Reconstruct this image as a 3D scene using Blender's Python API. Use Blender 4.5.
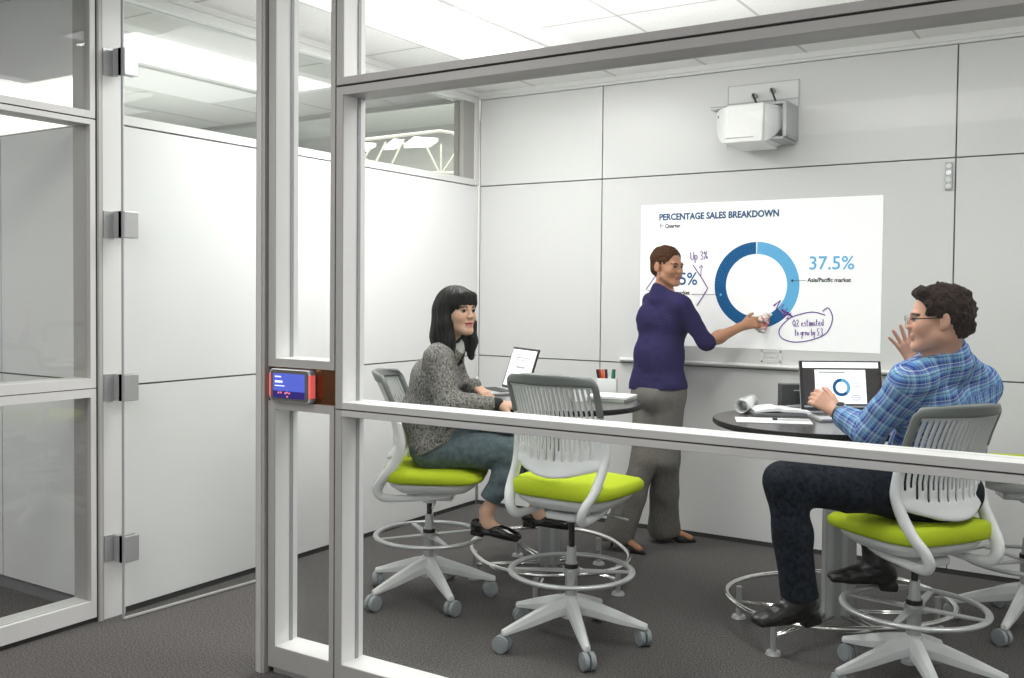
import bpy, bmesh, math, random
import numpy as np
from mathutils import Vector, Matrix
random.seed(7)
sc = bpy.context.scene
for _o in list(bpy.data.objects): bpy.data.objects.remove(_o)
C = sc.collection
PI = math.pi
R_ = math.radians

# ------------------------------------------------------------------ camera
YAW, PITCH, ROLL = R_(32.318), R_(-1.709), R_(0.539)
CAMP = np.array([3.7754, -5.5120, 1.45]); FPX = 974.41; PPX, PPY = 513.15, 322.45
def _basis():
    F = np.array([-math.sin(YAW)*math.cos(PITCH), math.cos(YAW)*math.cos(PITCH), math.sin(PITCH)])
    R = np.array([math.cos(YAW), math.sin(YAW), 0.0]); U = np.cross(R, F)
    return R*math.cos(ROLL)+U*math.sin(ROLL), -R*math.sin(ROLL)+U*math.cos(ROLL), F
CR, CU, CF = _basis()
cam_d = bpy.data.cameras.new('camera'); cam = bpy.data.objects.new('camera', cam_d); C.objects.link(cam)
M = Matrix(((CR[0], CU[0], -CF[0], CAMP[0]), (CR[1], CU[1], -CF[1], CAMP[1]), (CR[2], CU[2], -CF[2], CAMP[2]), (0, 0, 0, 1)))
cam.matrix_world = M
cam_d.sensor_width = 36.0; cam_d.sensor_fit = 'HORIZONTAL'
cam_d.lens = FPX*36.0/1024.0
cam_d.shift_x = -(PPX-512.0)/1024.0
cam_d.shift_y = (PPY-339.0)/1024.0
cam_d.clip_start = 0.05
sc.camera = cam

# ------------------------------------------------------------------ colour management, world, lights
sc.view_settings.view_transform = 'Standard'
sc.view_settings.look = 'None'
sc.view_settings.exposure = 0.32
sc.view_settings.gamma = 1.0
sc.view_settings.use_curve_mapping = False
w = bpy.data.worlds.new('world'); sc.world = w; w.use_nodes = True
w.node_tree.nodes['Background'].inputs[0].default_value = (0.93, 0.96, 1.0, 1)
w.node_tree.nodes['Background'].inputs[1].default_value = 0.75

def area(name, loc, size, power, rot=(0, 0, 0), col=(1, 0.985, 0.96)):
    l = bpy.data.lights.new(name, 'AREA'); l.shape = 'RECTANGLE'; l.size, l.size_y = size
    l.energy = power; l.color = col
    o = bpy.data.objects.new(name, l); C.objects.link(o); o.location = loc; o.rotation_euler = rot
    return o
# ceiling fixtures: each room light sits a little under a lit ceiling panel
area('room_light', (0.745, -1.55, 2.77), (0.55, 1.5), 25)
area('room_light', (2.5, -2.1, 2.77), (0.55, 1.15), 15)
area('room_light', (4.3, -1.6, 2.77), (0.55, 1.15), 12)
area('corridor_fill', (1.0, -4.4, 2.77), (0.55, 1.15), 16)  # corridor lamps are added fill, no fixture modelled above them
area('corridor_fill', (4.6, -4.6, 2.77), (0.55, 1.15), 14)
area('corridor_fill', (2.6, -7.6, 2.77), (2.4, 1.2), 30)
area('side_room_fill', (-1.4, -4.6, 2.5), (1.6, 1.6), 24)  # added fill to brighten the side room, no panel above it
# added fill lamps without fixtures, aimed up to brighten the ceilings
area('room_fill_up', (1.6, -1.6, 2.15), (2.2, 1.2), 13, (PI, 0, 0))
area('room_fill_up', (4.4, -1.6, 2.15), (1.6, 1.2), 9, (PI, 0, 0))
area('corridor_fill_up', (2.4, -5.4, 2.3), (3.0, 2.0), 26, (PI, 0, 0))
area('side_room_fill_up', (-1.6, -1.4, 1.5), (1.6, 1.6), 22, (PI, 0, 0))
area('hall_fill', (-5.0, 4.5, 4.3), (6.0, 5.0), 420)  # added lamp that lifts the dark hall, no fixture
area('hall_fill_up', (-5.0, 5.0, 1.0), (6.0, 5.0), 160, (PI, 0, 0))

# ------------------------------------------------------------------ materials
def mat(name, col, rough=0.5, metal=0.0, spec=0.5, emis=None, es=0.0, coat=0.0, trans=0.0):
    m = bpy.data.materials.new(name); m.use_nodes = True
    b = m.node_tree.nodes['Principled BSDF']
    b.inputs['Base Color'].default_value = (*col, 1); b.inputs['Roughness'].default_value = rough
    b.inputs['Metallic'].default_value = metal; b.inputs['Specular IOR Level'].default_value = spec
    if coat: b.inputs['Coat Weight'].default_value = coat; b.inputs['Coat Roughness'].default_value = 0.08
    if emis: b.inputs['Emission Color'].default_value = (*emis, 1); b.inputs['Emission Strength'].default_value = es
    return m
def NT(m): return m.node_tree.nodes, m.node_tree.links, m.node_tree.nodes['Principled BSDF']
def noise_mat(name, c1, c2, scale, rough=0.8, detail=6, bump=0.0, spec=0.3, lo=0.4, hi=0.6, metal=0, vec_scale=None, bdist=0.01):
    m = mat(name, c1, rough, metal, spec); n, l, b = NT(m)
    tc = n.new('ShaderNodeTexCoord'); nz = n.new('ShaderNodeTexNoise'); nz.inputs['Scale'].default_value = scale; nz.inputs['Detail'].default_value = detail
    nz.inputs['Roughness'].default_value = 0.7
    if vec_scale:
        mp = n.new('ShaderNodeMapping'); mp.inputs['Scale'].default_value = vec_scale
        l.new(tc.outputs['Object'], mp.inputs['Vector']); l.new(mp.outputs[0], nz.inputs['Vector'])
    else: l.new(tc.outputs['Object'], nz.inputs['Vector'])
    r = n.new('ShaderNodeValToRGB'); r.color_ramp.elements[0].position = lo; r.color_ramp.elements[1].position = hi
    r.color_ramp.elements[0].color = (*c1, 1); r.color_ramp.elements[1].color = (*c2, 1)
    l.new(nz.outputs['Fac'], r.inputs[0]); l.new(r.outputs[0], b.inputs['Base Color'])
    if bump:
        bp = n.new('ShaderNodeBump'); bp.inputs['Strength'].default_value = bump; bp.inputs['Distance'].default_value = bdist
        l.new(nz.outputs['Fac'], bp.inputs['Height']); l.new(bp.outputs[0], b.inputs['Normal'])
    return m
def glass_mat(name, tint=(0.96, 0.975, 0.97), refl=1.0):
    m = bpy.data.materials.new(name); m.use_nodes = True; n = m.node_tree.nodes; l = m.node_tree.links; n.clear()
    out = n.new('ShaderNodeOutputMaterial'); mx = n.new('ShaderNodeMixShader'); t = n.new('ShaderNodeBsdfTransparent'); g = n.new('ShaderNodeBsdfGlossy')
    t.inputs[0].default_value = (*tint, 1); g.inputs['Roughness'].default_value = 0.02
    lw = n.new('ShaderNodeLayerWeight'); lw.inputs['Blend'].default_value = 0.5
    pw = n.new('ShaderNodeMath'); pw.operation = 'POWER'; pw.inputs[1].default_value = 5.0; l.new(lw.outputs['Facing'], pw.inputs[0])
    mu = n.new('ShaderNodeMath'); mu.operation = 'MULTIPLY_ADD'; mu.inputs[1].default_value = 0.9*refl; mu.inputs[2].default_value = 0.04*refl
    l.new(pw.outputs[0], mu.inputs[0]); l.new(mu.outputs[0], mx.inputs[0]); l.new(t.outputs[0], mx.inputs[1]); l.new(g.outputs[0], mx.inputs[2]); l.new(mx.outputs[0], out.inputs[0])
    return m
def attr_mat(name, rough=0.5, spec=0.4, sss=0.0):
    m = mat(name, (0.8, 0.8, 0.8), rough, 0, spec); n, l, b = NT(m)
    a = n.new('ShaderNodeAttribute'); a.attribute_name = 'Col'; l.new(a.outputs['Color'], b.inputs['Base Color'])
    if sss:
        b.inputs['Subsurface Weight'].default_value = sss; b.inputs['Subsurface Radius'].default_value = (0.012, 0.005, 0.003); b.inputs['Subsurface Scale'].default_value = 1.0
    return m

m_white = mat('white_panel', (0.80, 0.80, 0.80), 0.35, spec=0.35)
m_wglass = mat('white_glass_panel', (0.90, 0.90, 0.90), 0.16, spec=0.45)
m_board = mat('white_board', (0.74, 0.74, 0.735), 0.30, spec=0.35)
m_gap = mat('panel_gap', (0.20, 0.20, 0.205), 0.8)
m_alu = mat('satin_aluminium', (0.43, 0.415, 0.40), 0.45, metal=0.15, spec=0.4)
m_alul = mat('bright_aluminium', (0.56, 0.555, 0.54), 0.42, metal=0.1)
m_reveal = mat('white_reveal', (0.88, 0.88, 0.87), 0.4)
m_ltrim = mat('light_trim', (0.82, 0.82, 0.81), 0.4)
m_groove = mat('groove', (0.05, 0.05, 0.05), 0.8)
m_glass = glass_mat('clear_glass', (0.975, 0.985, 0.98), 0.22)
m_glass_side = glass_mat('side_glass', (0.92, 0.93, 0.92), 1.2)
m_cleres = glass_mat('clerestory_glass', (0.86, 0.88, 0.86), 1.2)
m_seal = mat('edge_seal', (0.38, 0.38, 0.40), 0.4)
m_carpet = noise_mat('carpet', (0.028, 0.026, 0.026), (0.225, 0.213, 0.208), 130, 0.95, 8, 0.6, 0.1, 0.32, 0.68, bdist=0.006)
m_ceil = noise_mat('ceiling_tile', (0.80, 0.80, 0.79), (0.84, 0.84, 0.83), 60, 0.9, 3, 0.0, 0.1)
m_tee = mat('ceiling_tee', (0.55, 0.55, 0.55), 0.6)
m_lightp = mat('light_panel', (0.9, 0.9, 0.9), 0.6, emis=(1, 0.99, 0.97), es=1.5)
m_lightq = mat('light_panel_dim', (0.9, 0.9, 0.9), 0.6, emis=(1, 0.99, 0.97), es=0.12)
m_plastic = mat('white_plastic', (0.80, 0.81, 0.81), 0.35, spec=0.45)
m_green = noise_mat('lime_fabric', (0.43, 0.54, 0.020), (0.51, 0.62, 0.03), 300, 0.8, 3, 0.15, 0.2)
m_grey_rim = mat('grey_plastic', (0.20, 0.215, 0.205), 0.45)
m_silver = mat('silver_metal', (0.55, 0.56, 0.56), 0.35, metal=0.5)
m_silverd = mat('grey_powder_coat', (0.42, 0.43, 0.43), 0.38, metal=0.45)
m_chrome = mat('chrome', (0.80, 0.80, 0.78), 0.12, metal=1.0)
m_black = mat('black_rod', (0.012, 0.012, 0.013), 0.3)
m_caster = mat('caster_grey', (0.34, 0.37, 0.385), 0.5)
m_tabletop = mat('dark_laminate', (0.062, 0.055, 0.050), 0.22, spec=0.5)
m_tableedge = mat('black_edge', (0.008, 0.0075, 0.007), 0.5, spec=0.15)
m_paper = mat('paper', (0.82, 0.83, 0.83), 0.7)
m_paperg = mat('printed_grey', (0.35, 0.37, 0.38), 0.6)
m_copper = noise_mat('copper_veneer', (0.10, 0.042, 0.016), (0.20, 0.075, 0.028), 30, 0.22, 4, 0, 0.6, 0.3, 0.7, metal=0.75, vec_scale=(1, 1, 14))
m_red = mat('red_light_bar', (0.85, 0.13, 0.12), 0.3, emis=(1, 0.15, 0.13), es=0.35)
m_ink = mat('purple_ink', (0.15, 0.03, 0.32), 0.5)
m_navy = mat('slide_navy', (0.006, 0.06, 0.17), 0.5, emis=(0.004, 0.06, 0.17), es=0.2)
m_blue = mat('slide_blue', (0.003, 0.085, 0.235), 0.5, spec=0.2, emis=(0.002, 0.085, 0.235), es=0.25)
m_sky = mat('slide_light_blue', (0.11, 0.37, 0.62), 0.5, spec=0.2, emis=(0.10, 0.37, 0.62), es=0.28)
m_slide = mat('slide_white', (0.86, 0.87, 0.87), 0.45, emis=(1, 1, 1), es=0.24)
m_grey_t = mat('slide_grey_text', (0.045, 0.045, 0.05), 0.5, spec=0.1)
m_dark = mat('dark_plastic', (0.018, 0.018, 0.018), 0.35)
m_lapsil = mat('laptop_aluminium', (0.62, 0.63, 0.64), 0.3, metal=0.7)
m_screenw = mat('screen_white', (0.75, 0.76, 0.77), 0.3, emis=(0.95, 0.97, 1), es=0.55)
m_screend = mat('screen_dark', (0.02, 0.018, 0.018), 0.25, emis=(0.2, 0.18, 0.17), es=0.12)

# ------------------------------------------------------------------ mesh helpers
def obj(name, bm, m, parent=None, smooth=False, loc=None):
    me = bpy.data.meshes.new(name)
    if isinstance(bm, bmesh.types.BMesh): bm.to_mesh(me); bm.free()
    else: me.from_pydata(bm[0], [], bm[1])
    if m is not None: me.materials.append(m)
    if smooth:
        me.polygons.foreach_set('use_smooth', [True]*len(me.polygons))
    me.update()
    o = bpy.data.objects.new(name, me); C.objects.link(o)
    if parent: o.parent = parent
    if loc is not None: o.location = loc
    return o
def autosmooth(o, ang=40):
    me = o.data; me.polygons.foreach_set('use_smooth', [True]*len(me.polygons))
    me.set_sharp_from_angle(angle=R_(ang)); return o
def bevel(o, wdt=0.003, seg=2):
    b = o.modifiers.new('bevel', 'BEVEL'); b.width = wdt; b.segments = seg; b.limit_method = 'ANGLE'; b.angle_limit = R_(40); return o
def thing(name, label, cat, loc=(0, 0, 0), rotz=0, group=None):
    o = bpy.data.objects.new(name, None); C.objects.link(o); o.empty_display_size = 0.1
    o.location = loc; o.rotation_euler = (0, 0, rotz); o['label'] = label; o['category'] = cat
    if group: o['group'] = group
    return o
def tag(o, label, cat, group=None, kind=None):
    o['label'] = label; o['category'] = cat
    if group: o['group'] = group
    if kind: o['kind'] = kind
    return o
def struct(name, bm, m, parent=None, label=None, cat=None):
    o = obj(name, bm, m, parent)
    if parent is None:
        o['kind'] = 'structure'
        if label: o['label'] = label; o['category'] = cat or 'wall'
    return o
def bx(bm, lo, hi, mi=0):
    vs = [bm.verts.new((x, y, z)) for z in (lo[2], hi[2]) for y in (lo[1], hi[1]) for x in (lo[0], hi[0])]
    for f in ((0, 2, 3, 1), (4, 5, 7, 6), (0, 1, 5, 4), (2, 6, 7, 3), (0, 4, 6, 2), (1, 3, 7, 5)):
        fc = bm.faces.new([vs[i] for i in f]); fc.material_index = mi
    return bm
def boxbm(lo, hi): return bx(bmesh.new(), lo, hi)
def cyl(bm, a, b, r1, r2=None, n=20, cap=True):
    a = Vector(a); b = Vector(b); r2 = r1 if r2 is None else r2
    d = (b-a).normalized(); u = d.orthogonal().normalized(); v = d.cross(u)
    A = [bm.verts.new(a+(u*math.cos(2*PI*i/n)+v*math.sin(2*PI*i/n))*r1) for i in range(n)]
    B = [bm.verts.new(b+(u*math.cos(2*PI*i/n)+v*math.sin(2*PI*i/n))*r2) for i in range(n)]
    for i in range(n): bm.faces.new((A[i], A[(i+1) % n], B[(i+1) % n], B[i]))
    if cap: bm.faces.new(A[::-1]); bm.faces.new(B)
    return bm
def sweep(bm, pts, ra, rb=None, closed=False, n=10, up=(0, 0, 1), cap=True):
    """tube along pts with an elliptical section: ra across (side), rb along the up direction"""
    pts = [Vector(p) for p in pts]; rb = ra if rb is None else rb; N = len(pts); rings = []
    ra = ra if isinstance(ra, (list, tuple)) else [ra]*N; rb = rb if isinstance(rb, (list, tuple)) else [rb]*N
    for i, p in enumerate(pts):
        t = (pts[(i+1) % N]-pts[i-1]) if closed else (pts[min(i+1, N-1)]-pts[max(i-1, 0)])
        t.normalize(); upv = Vector(up)
        s = t.cross(upv)
        if s.length < 1e-4: s = t.orthogonal()
        s.normalize(); q = s.cross(t).normalized()
        rings.append([bm.verts.new(p+s*math.cos(2*PI*k/n)*ra[i]+q*math.sin(2*PI*k/n)*rb[i]) for k in range(n)])
    for i in range(N if closed else N-1):
        A, B = rings[i], rings[(i+1) % N]
        for k in range(n): bm.faces.new((A[k], A[(k+1) % n], B[(k+1) % n], B[k]))
    if cap and not closed: bm.faces.new(rings[0][::-1]); bm.faces.new(rings[-1])
    bmesh.ops.recalc_face_normals(bm, faces=bm.faces[:])
    return bm
def catmull(P, n=8, closed=False):
    P = [np.array(p, float) for p in P]; out = []; N = len(P)
    for i in range(N if closed else N-1):
        p0 = P[(i-1) % N] if closed or i > 0 else P[0]; p1 = P[i]; p2 = P[(i+1) % N]; p3 = P[(i+2) % N] if closed or i+2 < N else P[-1]
        for k in range(n):
            t = k/n
            out.append(tuple(0.5*((2*p1)+(-p0+p2)*t+(2*p0-5*p1+4*p2-p3)*t*t+(-p0+3*p1-3*p2+p3)*t**3)))
    if not closed: out.append(tuple(P[-1]))
    return out
def prism(bm, outline, z0, z1):
    A = [bm.verts.new((x, y, z0)) for x, y in outline]; B = [bm.verts.new((x, y, z1)) for x, y in outline]; n = len(A)
    for i in range(n): bm.faces.new((A[i], A[(i+1) % n], B[(i+1) % n], B[i]))
    bm.faces.new(A[::-1]); bm.faces.new(B); return bm
def oval(a, b, e=2.3, n=64):
    out = []
    for i in range(n):
        t = 2*PI*i/n; c, s = math.cos(t), math.sin(t)
        out.append((a*math.copysign(abs(c)**(2/e), c), b*math.copysign(abs(s)**(2/e), s)))
    return out
def rrect(w, h, r, n=6):
    out = []
    for cx, cy, a0 in ((w/2-r, h/2-r, 0), (-w/2+r, h/2-r, 90), (-w/2+r, -h/2+r, 180), (w/2-r, -h/2+r, 270)):
        for k in range(n+1):
            a = R_(a0+90*k/n); out.append((cx+r*math.cos(a), cy+r*math.sin(a)))
    return out
def text_obj(body, size, m, parent, mw, name='lettering', align='LEFT', bold=0.0, sx=1.0):
    cu = bpy.data.curves.new(name, 'FONT'); cu.body = body; cu.size = size; cu.align_x = align; cu.offset = bold; cu.extrude = 0.0004
    cu.resolution_u = 3
    t = bpy.data.objects.new(name, cu); C.objects.link(t)
    dg = bpy.context.evaluated_depsgraph_get(); me = bpy.data.meshes.new_from_object(t.evaluated_get(dg))
    bpy.data.objects.remove(t); bpy.data.curves.remove(cu)
    me.transform(mw @ Matrix.Scale(sx, 4, (1, 0, 0))); me.materials.clear(); me.materials.append(m); me.name = name
    o = bpy.data.objects.new(name, me); C.objects.link(o)
    if parent: o.parent = parent
    return o
def dup(root, loc, rotz, label=None):
    r = root.copy(); C.objects.link(r); r.location = loc; r.rotation_euler = (0, 0, rotz)
    if label: r['label'] = label
    for ch in list(root.children):
        c = ch.copy(); C.objects.link(c); c.parent = r
        for g in ch.children:
            d = g.copy(); C.objects.link(d); d.parent = c
    return r

# ================================================================== THE SETTING
H = 2.806; H1 = 2.176; H2 = 1.0247; XJ = [0.943, 2.995, 5.05]
XR = 6.2
# floor: one carpet through room, corridor and side room
bm = boxbm((-4.5, -9.5, -0.05), (XR+0.2, 8.5, 0.0)); struct('floor', bm, m_carpet, label='dark grey brown carpet floor', cat='floor')
# ceiling
bm = boxbm((-4.5, -9.5, H), (XR+0.2, 0.02, H+0.06)); ceil = struct('ceiling', bm, m_ceil, label='white tiled suspended ceiling', cat='ceiling')
XG = [0.457+0.588*i for i in range(-8, 11)]
bm = bmesh.new()
for x in XG: bx(bm, (x-0.006, -9.4, H-0.002), (x+0.006, 0.0, H+0.001))
def yset(i): return [-1.205-1.2*k+(0.0 if i % 2 == 0 else 0.6)*0 for k in range(-0, 7)]
for i, x in enumerate(XG[:-1]):
    for y in yset(i):
        if abs(x-0.457) < 0.01 and abs(y+1.205) < 0.01: continue
        bx(bm, (x, y-0.006, H-0.002), (x+0.588, y+0.006, H+0.001))
struct('ceiling_grid', bm, m_tee, ceil)
for (x, y0, y1) in ((0.463, -2.39, -0.62), (2.22, -2.7, -1.75), (4.0, -2.2, -1.0), (-1.9, -1.8, -0.7), (-3.1, -1.8, -0.7)):
    t = thing('ceiling_light', {0.463: 'lit flush ceiling panel nearest the left wall', 2.22: 'lit flush ceiling panel above the empty stool', 4.0: 'lit flush ceiling panel on the right side of the room',
              -1.9: 'lit panel in the ceiling of the neighbouring room, nearer one', -3.1: 'lit panel in the ceiling of the neighbouring room, farther one'}[x], 'light', (x+0.29, (y0+y1)/2, H))
    d = (y1-y0)/2
    bm = bmesh.new()
    for a in ((-0.285, -d, -0.273, d), (0.273, -d, 0.285, d), (-0.285, -d, 0.285, -d+0.012), (-0.285, d-0.012, 0.285, d)): bx(bm, (a[0], a[1], -0.006), (a[2], a[3], 0.0))
    obj('frame', bm, m_ceil, t)
    obj('diffuser', boxbm((-0.273, -d+0.012, -0.004), (0.273, d-0.012, -0.001)), m_lightp if x > 0 else m_lightq, t)

# back wall: panels with dark gaps
g = 0.004
def panels_x(name, xs, zs, y, m, th=0.02):
    bm = bmesh.new()
    for i in range(len(xs)-1):
        for j in range(len(zs)-1):
            bx(bm, (xs[i]+g, y, zs[j]+g), (xs[i+1]-g, y+th, zs[j+1]-g))
    return bm
wb = struct('wall_back', panels_x('wall_back', [0.012, XJ[0], XJ[1], XJ[2], XR], [0.024, H2, H1, H-0.045], 0.0, m_board), m_board, label='back wall of large white panels with thin dark joints')
struct('panel_gap', boxbm((0.0, 0.015, 0.02), (XR, 0.12, H)), m_gap, wb)
struct('baseboard_back', boxbm((0.0, 0.004, 0.0), (XR, 0.1, 0.024)), m_groove, label='dark shadow gap under the back wall', cat='baseboard')
bm = bmesh.new(); bx(bm, (0.0, -0.012, H-0.045), (XR, 0.1, H-0.03)); bx(bm, (0.0, -0.03, H-0.03), (XR, 0.1, H))
struct('trim_1', bm, m_ltrim, label='white ceiling trim along the back wall', cat='trim')
# left wall of the room
YF = -2.909
def panels_y(ys, zs, x, th=0.02):
    bm = bmesh.new()
    for i in range(len(ys)-1):
        for j in range(len(zs)-1):
            bx(bm, (x-th, ys[i]+(g if i else 0), zs[j]+g), (x, ys[i+1]-(g if i+2 == len(ys) else 0.0), zs[j+1]-g))
    return bm
wl = struct('wall_left', panels_y([-2.775, -0.008], [0.024, H2, H1], 0.0), m_wglass, label='glossy white panelled left wall')
struct('panel_gap', boxbm((-0.09, -2.775, 0.02), (-0.015, 0.0, H1)), m_gap, wl)
struct('baseboard_left', boxbm((-0.09, -2.775, 0.0), (-0.004, 0.0, 0.024)), m_groove, label='dark shadow gap under the left wall', cat='baseboard')
# clerestory window over the left wall
wn = struct('window_1', boxbm((-0.09, -2.775, H1+0.004), (0.0, 0.0, H1+0.045)), m_ltrim, label='long high window above the left wall panels', cat='window')
bm = bmesh.new()
bx(bm, (-0.09, -2.775, 2.735), (0.0, 0.0, H)); bx(bm, (0.0, -2.775, H-0.03), (0.02, -0.03, H))
bx(bm, (-0.09, -0.045, H1+0.045), (0.0, -0.0, 2.735))
struct('window_frame', bm, m_ltrim, wn)
struct('side_frame', boxbm((-0.088, -0.17, H1+0.045), (-0.01, -0.045, 2.735)), m_alu, wn)
struct('glass_pane', boxbm((-0.05, -2.775, H1+0.045), (-0.042, -0.17, 2.735)), m_cleres, wn)
# right wall (outside the frame) and corridor shell
struct('wall_right', boxbm((XR, -2.9, 0.0), (XR+0.1, 0.12, H)), m_white, label='plain white right end wall')
struct('wall_corridor', boxbm((XR, -9.5, 0.0), (XR+0.1, -2.9, H)), m_white, label='plain white corridor wall')

# ---- front glazed partition (plane Y = YF)
YB = YF+0.12; YG = YF+0.078
def frame_rect(bm, x0, x1, z0, z1, ws, y0=YF, y1=YB):
    """stiles and rails of a module: ws = (left,right,bottom,top) widths"""
    l_, r_, b_, t_ = ws
    if l_: bx(bm, (x0, y0, z0), (x0+l_, y1, z1))
    if r_: bx(bm, (x1-r_, y0, z0), (x1, y1, z1))
    if b_: bx(bm, (x0+l_, y0, z0), (x1-r_, y1, z0+b_))
    if t_: bx(bm, (x0+l_, y0, z1-t_), (x1-r_, y1, z1))
def reveal(bm, x0, x1, z0, z1, t=0.0015, y0=YF+0.004, y1=YB-0.002, sides='lrbt'):
    if 'l' in sides: bx(bm, (x0, y0, z0), (x0+t, y1, z1))
    if 'r' in sides: bx(bm, (x1-t, y0, z0), (x1, y1, z1))
    if 'b' in sides: bx(bm, (x0, y0, z0), (x1, y1, z0+t))
    if 't' in sides: bx(bm, (x0, y0, z1-t), (x1, y1, z1))
post = struct('trim_2', boxbm((0.986, YF-0.012, 0.0), (1.032, YB+0.01, H)), m_alu, label='aluminium end post of the front glass wall', cat='post')
struct('post_cover', boxbm((0.994, YF-0.016, 0.0), (1.018, YF-0.011, H)), m_alul, post)
# sidelight module
w2 = thing('window_2', 'narrow sidelight of the front glass wall beside the door opening', 'window'); w2['kind'] = 'structure'
X0, X1 = 1.040, 1.372
bm = bmesh.new(); frame_rect(bm, X0, X1, 1.168, H, (0.034, 0.022, 0.030, 0.04)); struct('upper_frame', bm, m_alu, w2)
bm = bmesh.new(); frame_rect(bm, X0, X1, 0.028, 1.039, (0.034, 0.022, 0.080, 0.030)); bx(bm, (X0+0.01, YF+0.02, 0.0), (X1-0.01, YB-0.02, 0.028)); struct('lower_frame', bm, m_alu, w2)
bm = bmesh.new(); reveal(bm, X0+0.034, X1-0.022, 1.198, H-0.04); reveal(bm, X0+0.034, X1-0.022, 0.108, 1.009); struct('reveal', bm, m_reveal, w2)
struct('glass_pane', boxbm((X0+0.034, YG, 1.198), (X1-0.022, YG+0.008, H-0.04)), m_glass, w2)
struct('glass_pane', boxbm((X0+0.034, YG, 0.108), (X1-0.022, YG+0.008, 1.009)), m_glass, w2)
bm = bmesh.new()
for (za, zb) in ((1.198, H-0.04), (0.108, 1.009)):
    bx(bm, (X0+0.036, YG-0.003, za), (X0+0.041, YG+0.011, zb))
struct('glass_seal', bm, m_seal, w2)
struct('infill_panel', boxbm((X0+0.002, YF+0.012, 1.039), (X1-0.002, YB-0.01, 1.168)), m_copper, w2)
struct('groove_strip', boxbm((1.031, YF+0.012, 0.0), (1.0405, YB-0.012, H)), m_groove, w2)
# main module
w3 = thing('window_3', 'wide front glass wall of the meeting room with aluminium mid rail', 'window'); w3['kind'] = 'structure'
X0, X1 = 1.378, XR
struct('groove_strip', boxbm((1.371, YF+0.012, 0.0), (1.3785, YB-0.012, H)), m_groove, w3)
bm = bmesh.new(); frame_rect(bm, X0, X1, 2.182, H, (0.030, 0.03, 0.026, 0.04)); struct('top_frame', bm, m_alu, w3)
bm = bmesh.new(); frame_rect(bm, X0, X1, 1.0315, 2.174, (0.030, 0.03, 0.0225, 0.028)); struct('middle_frame', bm, m_alu, w3)
bm = bmesh.new(); frame_rect(bm, X0, X1, 0.028, 1.0275, (0.030, 0.03, 0.080, 0.022)); bx(bm, (X0+0.01, YF+0.02, 0.0), (X1-0.01, YB-0.02, 0.028)); struct('lower_frame', bm, m_alu, w3)
struct('joint_strip', boxbm((X0, YF+0.012, 2.172), (X1, YB-0.012, 2.184)), m_groove, w3)
struct('joint_strip', boxbm((X0, YF+0.012, 1.0265), (X1, YB-0.012, 1.0325)), m_groove, w3)
bm = bmesh.new(); reveal(bm, X0+0.030, X1-0.03, 2.208, H-0.04, sides='lb'); reveal(bm, X0+0.030, X1-0.03, 1.0540, 2.146, sides='lb'); reveal(bm, X0+0.030, X1-0.03, 0.108, 1.0055, sides='lb'); struct('reveal', bm, m_reveal, w3)
# rounded bright nosing along the mid rail
bm = bmesh.new(); bx(bm, (X0+0.032, YF-0.0015, 1.0325), (X1-0.03, YF, 1.0555)); bx(bm, (X0+0.032, YF-0.0015, 1.006), (X1-0.03, YF, 1.0265))
bevel(struct('rail_cap', bm, m_alul, w3), 0.0012)
for za, zb in ((2.208, H-0.04), (1.0555, 2.146), (0.108, 1.0055)):
    struct('glass_pane', boxbm((X0+0.030, YG, za), (X1-0.03, YG+0.008, zb)), m_glass, w3)
bm = bmesh.new()
for za, zb in ((2.208, H-0.04), (1.0555, 2.146), (0.108, 1.0055)):
    bx(bm, (X0+0.032, YG-0.003, za), (X0+0.036, YG+0.011, zb))
struct('glass_seal', bm, m_seal, w3)

# ---- door: jamb, open glass leaf, hinges
d1 = struct('door_1', boxbm((-0.09, -2.885, 0.0), (0.0, -2.775, H)), m_ltrim, label='open frameless glass door with its white jamb', cat='door')
struct('corner_post', boxbm((-0.12, -2.912, 0.0), (0.004, -2.886, H)), m_alu, d1)
struct('post_cover', boxbm((-0.10, -2.906, 0.0), (0.007, -2.892, H)), m_alul, d1)
struct('groove_strip', boxbm((-0.1, -2.917, 0.0), (0.002, -2.911, H)), m_groove, d1)
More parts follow.
